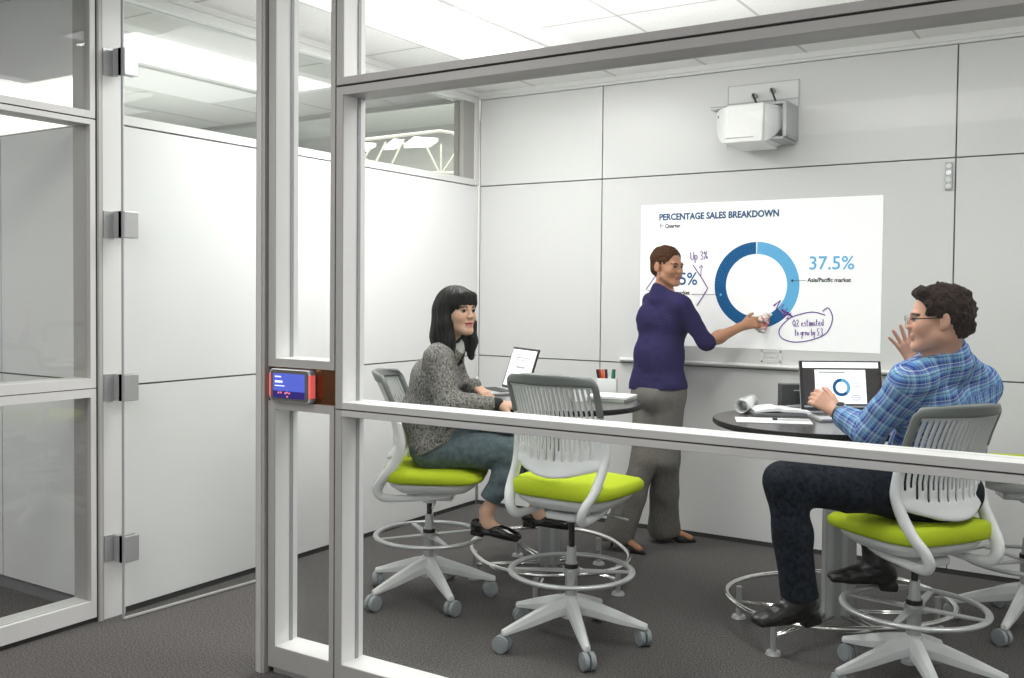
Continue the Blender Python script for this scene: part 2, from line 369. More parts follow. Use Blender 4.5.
# leaf: hinged near X 0.03, swung in along the left wall
def on_leaf(s): return (0.070+0.080*s, -2.838+s)
lx0, ly0 = on_leaf(0.0); lx1, ly1 = on_leaf(0.90)
th = 0.010
bm = bmesh.new()
q = [(lx0, ly0), (lx1, ly1), (lx1+th, ly1), (lx0+th, ly0)]
prism(bm, q, 0.012, H-0.05); struct('door_leaf', bm, m_glass, d1)
bm = bmesh.new()
prism(bm, [(lx0-0.001, ly0-0.004), (lx0+th+0.001, ly0-0.004), (lx0+th+0.001, ly0), (lx0-0.001, ly0)], 0.012, H-0.05)
struct('leaf_edge', bm, m_seal, d1)
bm = bmesh.new(); prism(bm, [(lx0-0.002, ly0), (lx0+th+0.002, ly0), (lx1+th+0.002, ly1), (lx1-0.002, ly1)], 0.004, 0.012); struct('bottom_seal', bm, m_alul, d1)
for zc in (2.436, 1.733, 1.022, 0.312):
    bm = bmesh.new()
    bx(bm, (0.0, -2.882, zc-0.058), (0.006, -2.830, zc+0.058))
    for k in (-0.04, -0.013, 0.013, 0.04): cyl(bm, (0.004, -2.868, zc+k), (0.008, -2.868, zc+k), 0.005, n=10)
    for k in range(3): cyl(bm, (0.020, -2.832, zc-0.058+k*0.0393), (0.020, -2.832, zc-0.022+k*0.0393), 0.011, n=14)
    h = struct('hinge', bm, m_silver, d1)
    bm = bmesh.new(); bx(bm, (0.022, -2.846, zc-0.058), (lx0, -2.830, zc+0.058)); bx(bm, (lx0-0.014, -2.846, zc-0.058), (lx0, -2.775, zc+0.058)); struct('hinge_plate', bm, m_silverd, h)
    bm = bmesh.new(); bx(bm, (lx0+th, -2.842, zc-0.058), (lx0+th+0.014, -2.772, zc+0.058)); o = struct('hinge_clamp', bm, m_silver, h); bevel(o, 0.003)
bm = bmesh.new(); hx, hy = on_leaf(0.80)
cyl(bm, (hx+th, hy, 0.925), (hx+0.06, hy, 0.925), 0.009); sweep(bm, [(hx+0.055, hy-0.075, 0.925), (hx+0.06, hy-0.03, 0.925), (hx+0.06, hy+0.01, 0.925)], 0.010, 0.009)
cyl(bm, (hx-0.004, hy, 0.925), (hx+th+0.006, hy, 0.925), 0.026)
struct('door_handle', bm, m_silver, d1)

# ---- left glass wall along the corridor (plane X = 0)
w4 = thing('window_4', 'glass wall of the neighbouring room along the left of the corridor', 'window'); w4['kind'] = 'structure'
YL0, YL1 = -7.5, -2.918
def lf(bm, z0, z1, ws):
    b_, t_ = ws
    bx(bm, (-0.12, YL1-0.024, z0), (0.0, YL1, z1)); bx(bm, (-0.12, YL0, z0), (0.0, YL1-0.024, z0+b_)); bx(bm, (-0.12, YL0, z1-t_), (0.0, YL1-0.024, z1))
bm = bmesh.new(); lf(bm, 2.184, H, (0.030, 0.03)); struct('top_frame', bm, m_ltrim, w4)
bm = bmesh.new(); lf(bm, 1.0245, 2.178, (0.042, 0.022)); struct('middle_frame', bm, m_ltrim, w4)
bm = bmesh.new(); lf(bm, 0.022, 1.0205, (0.074, 0.036)); struct('lower_frame', bm, m_ltrim, w4)
bm = bmesh.new(); bx(bm, (-0.1, YL0, 2.177), (-0.006, YL1, 2.185)); bx(bm, (-0.1, YL0, 1.02), (-0.006, YL1, 1.025)); bx(bm, (-0.1, YL0, 0.0), (-0.012, YL1, 0.022))
struct('joint_strip', bm, m_groove, w4)
struct('inner_reveal', boxbm((-0.12, YL1-0.0265, 0.096), (-0.004, YL1-0.024, 2.78)), m_alu, w4)
for za, zb in ((2.214, H-0.03), (1.0665, 2.156), (0.096, 0.9845)):
    struct('glass_pane', boxbm((-0.028, YL0, za), (-0.020, YL1-0.024, zb)), m_glass_side, w4)
# neighbouring room: its far wall, lit transom, ceiling bulkhead, far and outer walls
YN = -2.871
ws = struct('wall_side', panels_x('w', [-4.0, -2.2, -0.805, -0.125], [0.06, 1.045, 2.178], YN, m_white), m_white, label='white panel wall inside the neighbouring room')
struct('panel_gap', boxbm((-4.0, YN+0.012, 0.0), (-0.125, YN+0.05, 2.18)), m_gap, ws)
struct('bulkhead', boxbm((-4.0, YN, 2.405), (-0.125, YN+0.05, H)), m_white, ws)
bm = bmesh.new(); bx(bm, (-4.0, YN+0.01, 2.19), (-0.125, YN+0.03, 2.395))
struct('window_5', bm, mat('lit_transom', (0.9, 0.88, 0.82), 0.5, emis=(1.0, 0.965, 0.90), es=1.15), label='bright lit transom strip in the neighbouring room', cat='window')
struct('wall_outer', boxbm((-4.1, -9.5, 0.0), (-4.0, 0.0, H)), m_white, label='outer wall of the neighbouring room')
# rounded white lining panel against that wall (seen low in the left pane)
# big hall behind the high window: far wall, roof, skylights and a truss
struct('wall_hall', boxbm((-16, 8.4, 0.0), (4, 8.6, 4.4)), mat('hall_wall', (0.42, 0.415, 0.39), 0.8), label='far grey wall of the hall behind')
bm = bmesh.new(); bx(bm, (-16, 0.4, 4.4), (4, 8.6, 4.5)); hall_roof = struct('ceiling_hall', bm, mat('hall_roof', (0.5, 0.5, 0.47), 0.8), label='grey roof deck of the hall behind', cat='ceiling')
struct('bulkhead', boxbm((-6, 0.02, H-0.02), (0.0, 0.1, 4.4)), mat('hall_soffit', (0.46, 0.46, 0.45), 0.8), label='grey bulkhead above the neighbouring room', cat='wall')['kind'] = 'structure'
m_day = mat('skylight', (0.9, 0.9, 0.9), 0.5, emis=(0.97, 0.99, 1.0), es=1.6)
hp = lambda u, v, d: CAMP+CR*(u-PPX)/FPX*d-CU*(v-PPY)/FPX*d+CF*d
for k, (u0, u1, v0, v1) in enumerate(((331, 374, 146, 152), (384, 402, 143, 150), (404, 436, 141, 148))):
    a, b, c, d = hp(u0, v1, 13.6), hp(u1-6, v1-1, 13.9), hp(u1+2, v0+0.5, 15.0), hp(u0+10, v0-1, 14.8)
    bm = bmesh.new(); vs = [bm.verts.new(p) for p in (a, b, c, d)]+[bm.verts.new(np.array(p)+(0, 0, 0.05)) for p in (a, b, c, d)]
    for f in ((0, 1, 2, 3), (7, 6, 5, 4), (0, 4, 5, 1), (1, 5, 6, 2), (2, 6, 7, 3), (3, 7, 4, 0)): bm.faces.new([vs[i] for i in f])
    _sk = obj('skylight', bm, m_day, hall_roof); _sk['label'] = ['bright skylight behind the high window, leftmost of three', 'bright skylight behind the high window, middle one', 'bright skylight behind the high window, rightmost and widest'][k]
tr = thing('roof_truss', 'pale steel roof truss seen through the high window', 'truss', (0, 0, 0))
def bar(pts, r, nm='strut'):
    bm = bmesh.new(); sweep(bm, pts, r, n=8); return obj(nm, bm, m_truss, tr)
m_truss = mat('truss_paint', (0.60, 0.57, 0.50), 0.5)
bar([hp(335, 143, 13.2), hp(440, 131, 13.2), hp(453, 133, 13.2), hp(470, 150, 13.2)], 0.022, 'top_chord')
bar([hp(335, 172, 13.2), hp(475, 173, 13.2)], 0.018, 'bottom_chord')
for a, b in (((424, 142), (439, 172)), ((441, 144), (441, 172)), ((456, 152), (443, 172)), ((404, 139), (392, 164)), ((386, 142), (375, 164)), ((350, 146), (372, 164)), ((372, 146), (360, 165))):
    bar([hp(*a, 13.2), hp(*b, 13.2)], 0.014)

# ================================================================== WALL THINGS
XZ = lambda x, z, y=-0.004: Matrix(((1, 0, 0, x), (0, 0, -1, y), (0, 1, 0, z), (0, 0, 0, 1)))   # text plane facing -Y
sl = thing('projected_slide', 'projected slide on the back wall with a blue ring chart and percentage sales heading', 'slide', (0, 0, 0))
obj('slide_field', boxbm((1.217, -0.0025, 1.143), (2.640, -0.0002, 1.998)), m_slide, sl)  # thin glowing plate standing in for the light the projector throws
def arc(c, r0, r1, a0, a1, y0, y1, n=48):
    bm = bmesh.new(); rows = []
    for i in range(n+1):
        a = R_(a0+(a1-a0)*i/n); ca, sa = math.cos(a), math.sin(a)
        rows.append([bm.verts.new((c[0]+r*ca, y, c[1]+r*sa)) for r, y in ((r0, y0), (r1, y0), (r1, y1), (r0, y1))])
    for i in range(n):
        for k in range(4): bm.faces.new((rows[i][k], rows[i][(k+1) % 4], rows[i+1][(k+1) % 4], rows[i+1][k]))
    bm.faces.new(rows[0]); bm.faces.new(rows[-1][::-1]); bmesh.ops.recalc_face_normals(bm, faces=bm.faces[:]); return bm
def chart(par, c, s, y, place=None):
    pass
obj('dark_ring_segment', arc((1.948, 1.510), 0.181, 0.250, 91, 315, -0.0045, -0.002), m_blue, sl)['label'] = 'dark blue ring segment'
obj('light_ring_segment', arc((1.948, 1.510), 0.181, 0.250, -44.5, 89, -0.0045, -0.002), m_sky, sl)['label'] = 'light blue ring segment'
text_obj('PERCENTAGE SALES BREAKDOWN', 0.0535, m_navy, sl, XZ(1.337, 1.904), 'heading', bold=0.0019, sx=0.885)
text_obj('1', 0.032, m_grey_t, sl, XZ(1.340, 1.857), 'subheading', bold=0.0008); text_obj('st', 0.019, m_grey_t, sl, XZ(1.353, 1.868), 'subheading'); text_obj('Quarter', 0.032, m_grey_t, sl, XZ(1.377, 1.857), 'subheading', bold=0.0008, sx=0.93)
text_obj('37.5%', 0.105, m_sky, sl, XZ(2.246, 1.600), 'percentage', bold=0.0008, sx=1.0)
text_obj('Asia/Pacific market', 0.033, m_grey_t, sl, XZ(2.243, 1.530), 'caption', bold=0.0009, sx=0.94)
text_obj('62.5%', 0.105, m_blue, sl, XZ(1.590, 1.512), 'percentage', bold=0.001, align='RIGHT', sx=0.95)
text_obj('market', 0.033, m_grey_t, sl, XZ(1.541/1.0, 1.453), 'caption', bold=0.0009, align='RIGHT', sx=0.94)
for a, b, mm in (((2.158, 1.537), (2.235, 1.537), m_grey_t), ((1.555, 1.454), (1.735, 1.454), m_grey_t)):
    bm = bmesh.new(); bx(bm, (a[0], -0.0055, a[1]-0.0012), (b[0], -0.003, a[1]+0.0012)); obj('leader_line', bm, mm, sl)
for (x, z, mm) in ((2.158, 1.537, m_grey_t), (1.737, 1.454, m_sky)):
    bm = bmesh.new(); cyl(bm, (x, -0.006, z), (x, -0.003, z), 0.007, n=14); obj('leader_dot', bm, mm, sl)
# handwriting in purple marker
ink = thing('marker_writing', 'purple handwritten marker notes and circle on the slide', 'writing', (0, 0, 0))
def stroke(pts, r=0.0022, nm='stroke', curve=False):
    if curve: pts = catmull([(*p, 0) for p in pts], 6); pts = [(p[0], p[1]) for p in pts]
    bm = bmesh.new(); sweep(bm, [(p[0], -0.006, p[1]) for p in pts], r, 0.0012, n=6, up=(0, 1, 0)); return bm
def merge(bms):
    out = bmesh.new()
    for b in bms:
        me = bpy.data.meshes.new('t'); b.to_mesh(me); b.free(); out.from_mesh(me); bpy.data.meshes.remove(me)
    return out
obj('angle_bracket', stroke([(1.562, 1.629), (1.612, 1.560), (1.656, 1.492), (1.625, 1.44), (1.589, 1.387)], 0.0032), m_ink, ink)
obj('angle_bracket', stroke([(1.326, 1.575), (1.257, 1.482), (1.285, 1.471)], 0.003), m_ink, ink)
obj('arrow', merge([stroke([(1.612, 1.565), (1.614, 1.628)], 0.002), stroke([(1.600, 1.612), (1.614, 1.630), (1.626, 1.612)], 0.002)]), m_ink, ink)
obj('circle', stroke([(2.330, 1.366), (2.362, 1.385), (2.385, 1.325), (2.352, 1.245), (2.268, 1.204), (2.172, 1.190), (2.102, 1.212), (2.090, 1.26), (2.142, 1.320), (2.211, 1.349), (2.279, 1.361), (2.345, 1.346)], 0.0030, curve=True), m_ink, ink)
obj('scribble', stroke([(2.054, 1.393), (2.092, 1.425), (2.066, 1.368), (2.113, 1.402), (2.086, 1.351), (2.134, 1.380), (2.104, 1.330), (2.155, 1.352), (2.128, 1.318), (2.160, 1.335), (2.10, 1.372), (2.122, 1.338), (2.14, 1.36)], 0.0062), m_ink, ink)
# handwriting strokes for small words: letter polylines on a unit grid
GL = {'U': [[(0, 1), (0.05, .2), (.3, 0), (.5, .2), (.55, 1)]], 'p': [[(0, .6), (0, -.4)], [(0, .5), (.3, .6), (.4, .3), (.2, .05), (0, .15)]], '3': [[(0, .9), (.3, 1), (.4, .75), (.15, .5), (.45, .3), (.3, 0), (0, .1)]],
      '%': [[(.5, 1), (0, 0)], [(.1, .95), (0, .8), (.1, .65), (.2, .8), (.1, .95)], [(.45, .35), (.35, .2), (.45, .05), (.55, .2), (.45, .35)]], 'Q': [[(.3, 1), (0, .6), (.1, .1), (.4, 0), (.55, .5), (.3, 1)], [(.3, .3), (.6, -.1)]],
      '2': [[(0, .8), (.2, 1), (.4, .75), (0, 0), (.45, 0)]], 'e': [[(0, .3), (.35, .35), (.2, .6), (0, .35), (.1, 0), (.4, .05)]], 's': [[(.3, .55), (.05, .5), (.25, .25), (.2, 0), (0, .05)]], 't': [[(.15, 1), (.12, .1), (.3, 0)], [(0, .65), (.35, .68)]],
      'i': [[(.05, .55), (.08, 0)], [(.06, .8), (.07, .85)]], 'm': [[(0, .55), (.03, 0), (.06, .45), (.2, .55), (.22, 0), (.26, .45), (.4, .55), (.44, 0)]], 'a': [[(.35, .5), (.1, .55), (0, .2), (.15, 0), (.33, .4), (.38, 0)]],
      'd': [[(.3, .45), (.05, .5), (0, .1), (.2, 0), (.33, .3)], [(.36, 1), (.36, 0)]], 'o': [[(.2, .55), (0, .3), (.15, 0), (.35, .3), (.2, .55)]], 'g': [[(.33, .5), (.05, .5), (.05, .1), (.33, .2)], [(.35, .55), (.33, -.3), (.05, -.4)]],
      'r': [[(0, .55), (.03, 0)], [(.03, .4), (.3, .55)]], 'w': [[(0, .55), (.1, 0), (.22, .4), (.33, 0), (.48, .55)]], 'b': [[(0, 1), (0, 0), (.3, .1), (.3, .45), (.03, .45)]], 'y': [[(0, .55), (.15, .1)], [(.35, .55), (.1, -.4)]],
      '5': [[(.4, 1), (.05, 1), (.05, .6), (.35, .5), (.3, .05), (0, .05)]], '.': [[(.05, 0), (.08, .04)]]}
def write(txt, x, z, h, ang, wd=0.52, r=0.0021, nm='handwriting'):
    bms = []; cx = 0
    for ch in txt:
        if ch == ' ': cx += 0.35; continue
        wch = max(p[0] for s in GL[ch] for p in s)
        for s in GL[ch]:
            pts = []
            for (px_, pz_) in s:
                a, b = (cx+px_)*h*wd*1.6, pz_*h; pts.append((x+a*math.cos(ang)-b*math.sin(ang), z+a*math.sin(ang)+b*math.cos(ang)))
            bms.append(stroke(pts, r))
        cx += wch+0.16
    return obj(nm, merge(bms), m_ink, ink)
write('Up 3%', 1.546, 1.658, 0.048, 0.06, 0.50, 0.0026)
write('Q2 estimated', 2.166, 1.278, 0.038, 0.05, 0.46)
write('to grow by 5.3', 2.178, 1.226, 0.038, 0.04, 0.40)
# marker tray along the bottom of the board
tray = thing('marker_tray', 'white ledge under the projected slide along the back wall', 'tray', (0, 0, 0))
bm = bmesh.new(); sweep(bm, [(1.10, -0.022, 1.046), (2.985, -0.022, 1.046)], 0.022, 0.012, n=14, up=(0, 0, 1)); obj('tray', bm, m_reveal, tray)
obj('end_cap', boxbm((1.09, -0.03, 1.030), (1.10, -0.001, 1.058)), m_ltrim, tray); obj('end_cap', boxbm((2.985, -0.03, 1.030), (2.992, -0.001, 1.058)), m_ltrim, tray)
# faint square outline with two bars on board
em = thing('wall_mark', 'faint pale square mark on the back wall below the slide', 'mark', (0, 0, 0))
bm = bmesh.new()
for a in ((1.985, 1.070, 2.100, 1.078), (1.985, 1.126, 2.100, 1.134), (1.985, 1.070, 1.993, 1.134), (2.092, 1.070, 2.100, 1.134)): bx(bm, (a[0], -0.003, a[1]), (a[2], 0.001, a[3]))
obj('outline', bm, m_reveal, em)
bm = bmesh.new(); bx(bm, (2.02, -0.003, 1.098), (2.068, 0.001, 1.110)); bx(bm, (2.008, -0.003, 1.080), (2.078, 0.001, 1.086)); obj('bars', bm, m_reveal, em)
# control plate by the right joint
cp = thing('wall_control_plate', 'small dark control plate with round keys by the right wall joint', 'control plate', (2.964, 0, 2.08))
bevel(obj('plate', boxbm((-0.018, -0.012, -0.072), (0.018, 0.0, 0.072)), m_silverd, cp), 0.003)
for k, z in enumerate((0.052, 0.018, -0.018, -0.052)):
    bm = bmesh.new(); cyl(bm, (0, -0.017, z), (0, -0.011, z), 0.013, n=18); obj('key', bm, m_paper if k != 1 else m_lapsil, cp)
# projector
pj = thing('short_throw_projector', 'white short throw projector mounted high on the back wall', 'projector', (0, 0, 0))
bm = bmesh.new(); bx(bm, (1.762, -0.006, 2.31), (2.178, 0.0, 2.668)); bx(bm, (2.14, -0.012, 2.32), (2.150, -0.004, 2.56)); bevel(obj('wall_plate', bm, m_white, pj), 0.002)
bm = bmesh.new()
bx(bm, (1.762, -0.010, 2.560), (2.178, -0.005, 2.566)); bx(bm, (1.762, -0.009, 2.664), (2.178, -0.005, 2.668)); bx(bm, (1.762, -0.009, 2.31), (1.766, -0.005, 2.668)); bx(bm, (2.174, -0.009, 2.31), (2.178, -0.005, 2.668)); obj('plate_outline', bm, m_tee, pj)
def loft_x(sections, mi=0):
    """sections: list of (x, [(y,z)...]) lofted"""
    bm = bmesh.new(); rings = [[bm.verts.new((x, y, z)) for y, z in s] for x, s in sections]; n = len(rings[0])
    for a, b in zip(rings, rings[1:]):
        for i in range(n): bm.faces.new((a[i], a[(i+1) % n], b[(i+1) % n], b[i]))
    bm.faces.new(rings[0]); bm.faces.new(rings[-1][::-1]); bmesh.ops.recalc_face_normals(bm, faces=bm.faces[:]); return bm
bm = bmesh.new(); bx(bm, (1.745, -0.240, 2.494), (2.175, -0.02, 2.512)); bx(bm, (2.156, -0.235, 2.316), (2.178, -0.02, 2.512)); bx(bm, (1.76, -0.09, 2.33), (2.17, -0.02, 2.5)); bx(bm, (1.86, -0.26, 2.300), (2.17, -0.02, 2.316))
bevel(obj('housing', bm, m_silverd, pj), 0.004)
def fair(x0, x1, inner_first):
    secs = []
    for k in range(9):
        t = k/8; x = x0+(x1-x0)*t; q = (t if inner_first else 1-t)   # q: 0 at the centre block, 1 outside
        yb = -0.30+0.13*q**1.6; zb = 2.292+0.11*q**2.2
        secs.append((x, [(-0.06, zb), (yb, zb), (yb, 2.490), (-0.06, 2.490)]))
    return loft_x(secs)
autosmooth(obj('side_fairing', fair(2.070, 2.150, True), m_plastic, pj), 30); autosmooth(obj('side_fairing', fair(1.755, 1.868, False), m_plastic, pj), 30)
bm = bmesh.new(); secs = [(1.868, [(-0.06, 2.275), (-0.335, 2.285), (-0.315, 2.497), (-0.06, 2.515)]), (2.078, [(-0.06, 2.275), (-0.335, 2.285), (-0.315, 2.497), (-0.06, 2.515)])]
bevel(obj('front_cover', loft_x(secs), m_reveal, pj), 0.010, 3)
bm = bmesh.new(); bx(bm, (1.868, -0.339, 2.312), (2.03, -0.333, 2.3145)); obj('cover_seam', bm, m_tee, pj)
bm = bmesh.new(); bx(bm, (1.790, -0.236, 2.446), (1.830, -0.212, 2.458)); obj('status_light', bm, m_dark, pj)
for (x, zc) in ((1.925, 2.565), (2.03, 2.585)):
    bm = bmesh.new(); sweep(bm, catmull([(x, -0.02, zc+0.03), (x, -0.05, zc+0.035), (x+0.02, -0.07, zc), (x+0.05, -0.09, 2.515)], 5), 0.0055, n=8); obj('cable', bm, m_dark, pj)
    bm = bmesh.new(); cyl(bm, (x, -0.004, zc+0.03), (x, -0.03, zc+0.03), 0.016, n=16); obj('cable_gland', bm, m_silverd, pj)
# room booking display on the copper panel
rd = thing('room_booking_display', 'small tablet display with blue screen and red side light bars on the copper panel', 'display', (1.170, YF, 1.102))
def xzprism(outline, y0, y1):
    bm = bmesh.new(); A = [bm.verts.new((x, y0, z)) for x, z in outline]; B = [bm.verts.new((x, y1, z)) for x, z in outline]; n = len(A)
    for i in range(n): bm.faces.new((A[i], A[(i+1) % n], B[(i+1) % n], B[i]))
    bm.faces.new(A[::-1]); bm.faces.new(B); bmesh.ops.recalc_face_normals(bm, faces=bm.faces[:]); return bm
bevel(obj('body', xzprism(rrect(0.208, 0.122, 0.018), -0.020, 0.012), m_lapsil, rd), 0.003)
obj('bezel', xzprism(rrect(0.186, 0.114, 0.012), -0.0225, -0.018), mat('bezel_bronze', (0.13, 0.12, 0.10), 0.3, spec=0.5), rd)
m_dispb = mat('display_blue', (0.05, 0.07, 0.34), 0.25, emis=(0.07, 0.10, 0.48), es=0.75)
scn = obj('screen', xzprism(rrect(0.160, 0.090, 0.002), -0.024, -0.022), m_dispb, rd)
obj('status_bar', xzprism([(-0.080, -0.046), (0.080, -0.046), (0.080, -0.020), (-0.080, -0.020)], -0.0246, -0.0238), mat('display_navy', (0.015, 0.012, 0.12), 0.3, emis=(0.02, 0.01, 0.14), es=0.6), rd)
for sx in (-1, 1):
    bm = bmesh.new(); bx(bm, (min(sx*0.0955, sx*0.1055), -0.0215, -0.043), (max(sx*0.0955, sx*0.1055), 0.006, 0.043)); bevel(obj('light_bar', bm, m_red, rd), 0.003)
m_tw = mat('display_text', (0.8, 0.85, 1), 0.4, emis=(0.8, 0.85, 1), es=0.6); m_tr = mat('display_red', (0.8, 0.2, 0.2), 0.4, emis=(0.8, 0.2, 0.25), es=0.6)
bm = bmesh.new()
random.seed(3)
for (x, z, n, h, ws_) in ((-0.070, 0.030, 5, 0.005, 0.008), (-0.070, 0.010, 8, 0.008, 0.006), (-0.070, -0.003, 7, 0.0035, 0.008)):
    cx = x
    for k in range(n):
        wv = ws_*random.uniform(0.6, 1.1); bx(bm, (cx, -0.0250, z), (cx+wv*0.8, -0.0238, z+h)); cx += wv
obj('screen_text', bm, m_tw, rd)
bm = bmesh.new()
for (x, z) in ((-0.055, -0.030), (-0.043, -0.029), (-0.02, -0.031), (-0.012, -0.028), (-0.01, -0.043), (0.0, -0.030)): bx(bm, (x, -0.0254, z), (x+0.008, -0.0245, z+0.006))
obj('screen_text', bm, m_tr, rd)

# ================================================================== CHAIRS
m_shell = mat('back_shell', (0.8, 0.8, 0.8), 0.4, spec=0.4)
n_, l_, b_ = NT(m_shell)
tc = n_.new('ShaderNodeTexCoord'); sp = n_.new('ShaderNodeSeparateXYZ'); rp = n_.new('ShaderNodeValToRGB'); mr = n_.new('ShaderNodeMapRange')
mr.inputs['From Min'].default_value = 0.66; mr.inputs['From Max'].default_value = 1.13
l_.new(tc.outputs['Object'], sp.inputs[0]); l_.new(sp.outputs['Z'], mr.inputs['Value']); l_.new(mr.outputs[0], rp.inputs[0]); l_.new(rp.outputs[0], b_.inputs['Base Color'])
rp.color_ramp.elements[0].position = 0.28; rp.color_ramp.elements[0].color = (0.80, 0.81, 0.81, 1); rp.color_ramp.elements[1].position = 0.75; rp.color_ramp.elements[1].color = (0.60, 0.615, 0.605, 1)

def back_meshes():
    nu = 45; nt = 40
    us = [0.0]; side = 0.055; us.append(side/2); us.append(side)
    ns = 19
    pitch = (1-2*side)/(ns+0.50)
    x = side
    kinds = ['b', 'b']
    for i in range(ns):
        us.append(x+pitch*0.50); kinds.append('s'); us.append(x+pitch); kinds.append('r'); x += pitch
    us.append(1-side); kinds.append('s'); us.append(1-side/2); kinds.append('b'); us.append(1.0); kinds.append('b')
    ts = [i/nt for i in range(nt+1)]
    Z0, Z1 = 0.665, 1.082
    prof = [(0.665, -0.200), (0.70, -0.180), (0.74, -0.165), (0.80, -0.165), (0.88, -0.182), (0.96, -0.212), (1.03, -0.245), (1.09, -0.275)]
    def yb(z):
        for (a, ya), (b, yb_) in zip(prof, prof[1:]):
            if z <= b+1e-9: return ya+(yb_-ya)*(z-a)/(b-a)
        return prof[-1][1]
    def P(u, t):
        s = 2*u-1
        wtop = 0.210; wmid = 0.206
        z = Z0+(Z1-Z0)*t
        wdt = wmid+(wtop-wmid)*t
        tb = 1-(1-min(t/0.13, 1))**2.4; wdt *= 0.66+0.34*math.sqrt(max(tb, 0))
        tt = max((t-0.86)/0.14, 0); wdt *= 1-0.13*tt**3
        z -= 0.016*abs(s)**3*tt + 0.0
        z += 0.030*abs(s)**2.5*(1-min(t/0.2, 1))
        y = yb(z)+0.078*s*s*(0.75+0.25*t)
        return (s*wdt, y, z)
    def grid(sel, th, off=0.0):
        V = {}; F = []; vs = []
        def vid(i, j):
            if (i, j) not in V: V[(i, j)] = len(vs); vs.append(P(us[i], ts[j]))
            return V[(i, j)]
        for i in range(len(us)-1):
            for j in range(nt):
                if sel(i, j): F.append((vid(i, j), vid(i+1, j), vid(i+1, j+1), vid(i, j+1)))
        return vs, F
    nc = len(us)-1
    def is_rim(i, j): return j >= nt-4 or (kinds[i] == 'b' and j >= 24)
    def is_slot(i, j):
        if kinds[i] != 's': return False
        k = (i-2)//2
        lo = 6 if k % 2 == 0 else 10
        edge = min(i, nc-1-i); lo += 4 if edge < 4 else (1 if edge < 7 else 0)
        return lo <= j < nt-5
    return grid(lambda i, j: not is_rim(i, j) and not is_slot(i, j), 0), grid(is_rim, 0)
shell_d, rim_d = back_meshes()
def solid(o, th, off=0.0):
    s = o.modifiers.new('solidify', 'SOLIDIFY'); s.thickness = th; s.offset = off; s.use_even_offset = False
    o.data.polygons.foreach_set('use_smooth', [True]*len(o.data.polygons)); return o
def seat_bm():
    bm = bmesh.new(); prof = [(0.92, 0.012), (0.98, 0.016), (1.0, 0.025), (1.0, 0.040), (0.985, 0.055), (0.93, 0.066), (0.65, 0.073), (0.3, 0.075)]
    rings = []
    for k, z in prof:
        ring = []
        for (x, y) in oval(0.245*k, 0.238*k, 4.2, 56):
            zz = z-(0.022*max(0, (y-0.1)/0.13)**2 if z > 0.04 else 0)+(0.012*max(0, -(y+0.12)/0.1) if z > 0.04 else 0)
            ring.append(bm.verts.new((x*(1-0.06*max(0, -y/0.23)), y+0.035, 0.568+zz)))
        rings.append(ring)
    for a, b in zip(rings, rings[1:]):
        n = len(a)
        for i in range(n): bm.faces.new((a[i], a[(i+1) % n], b[(i+1) % n], b[i]))
    bm.faces.new(rings[0][::-1]); bm.faces.new(rings[-1]); return bm
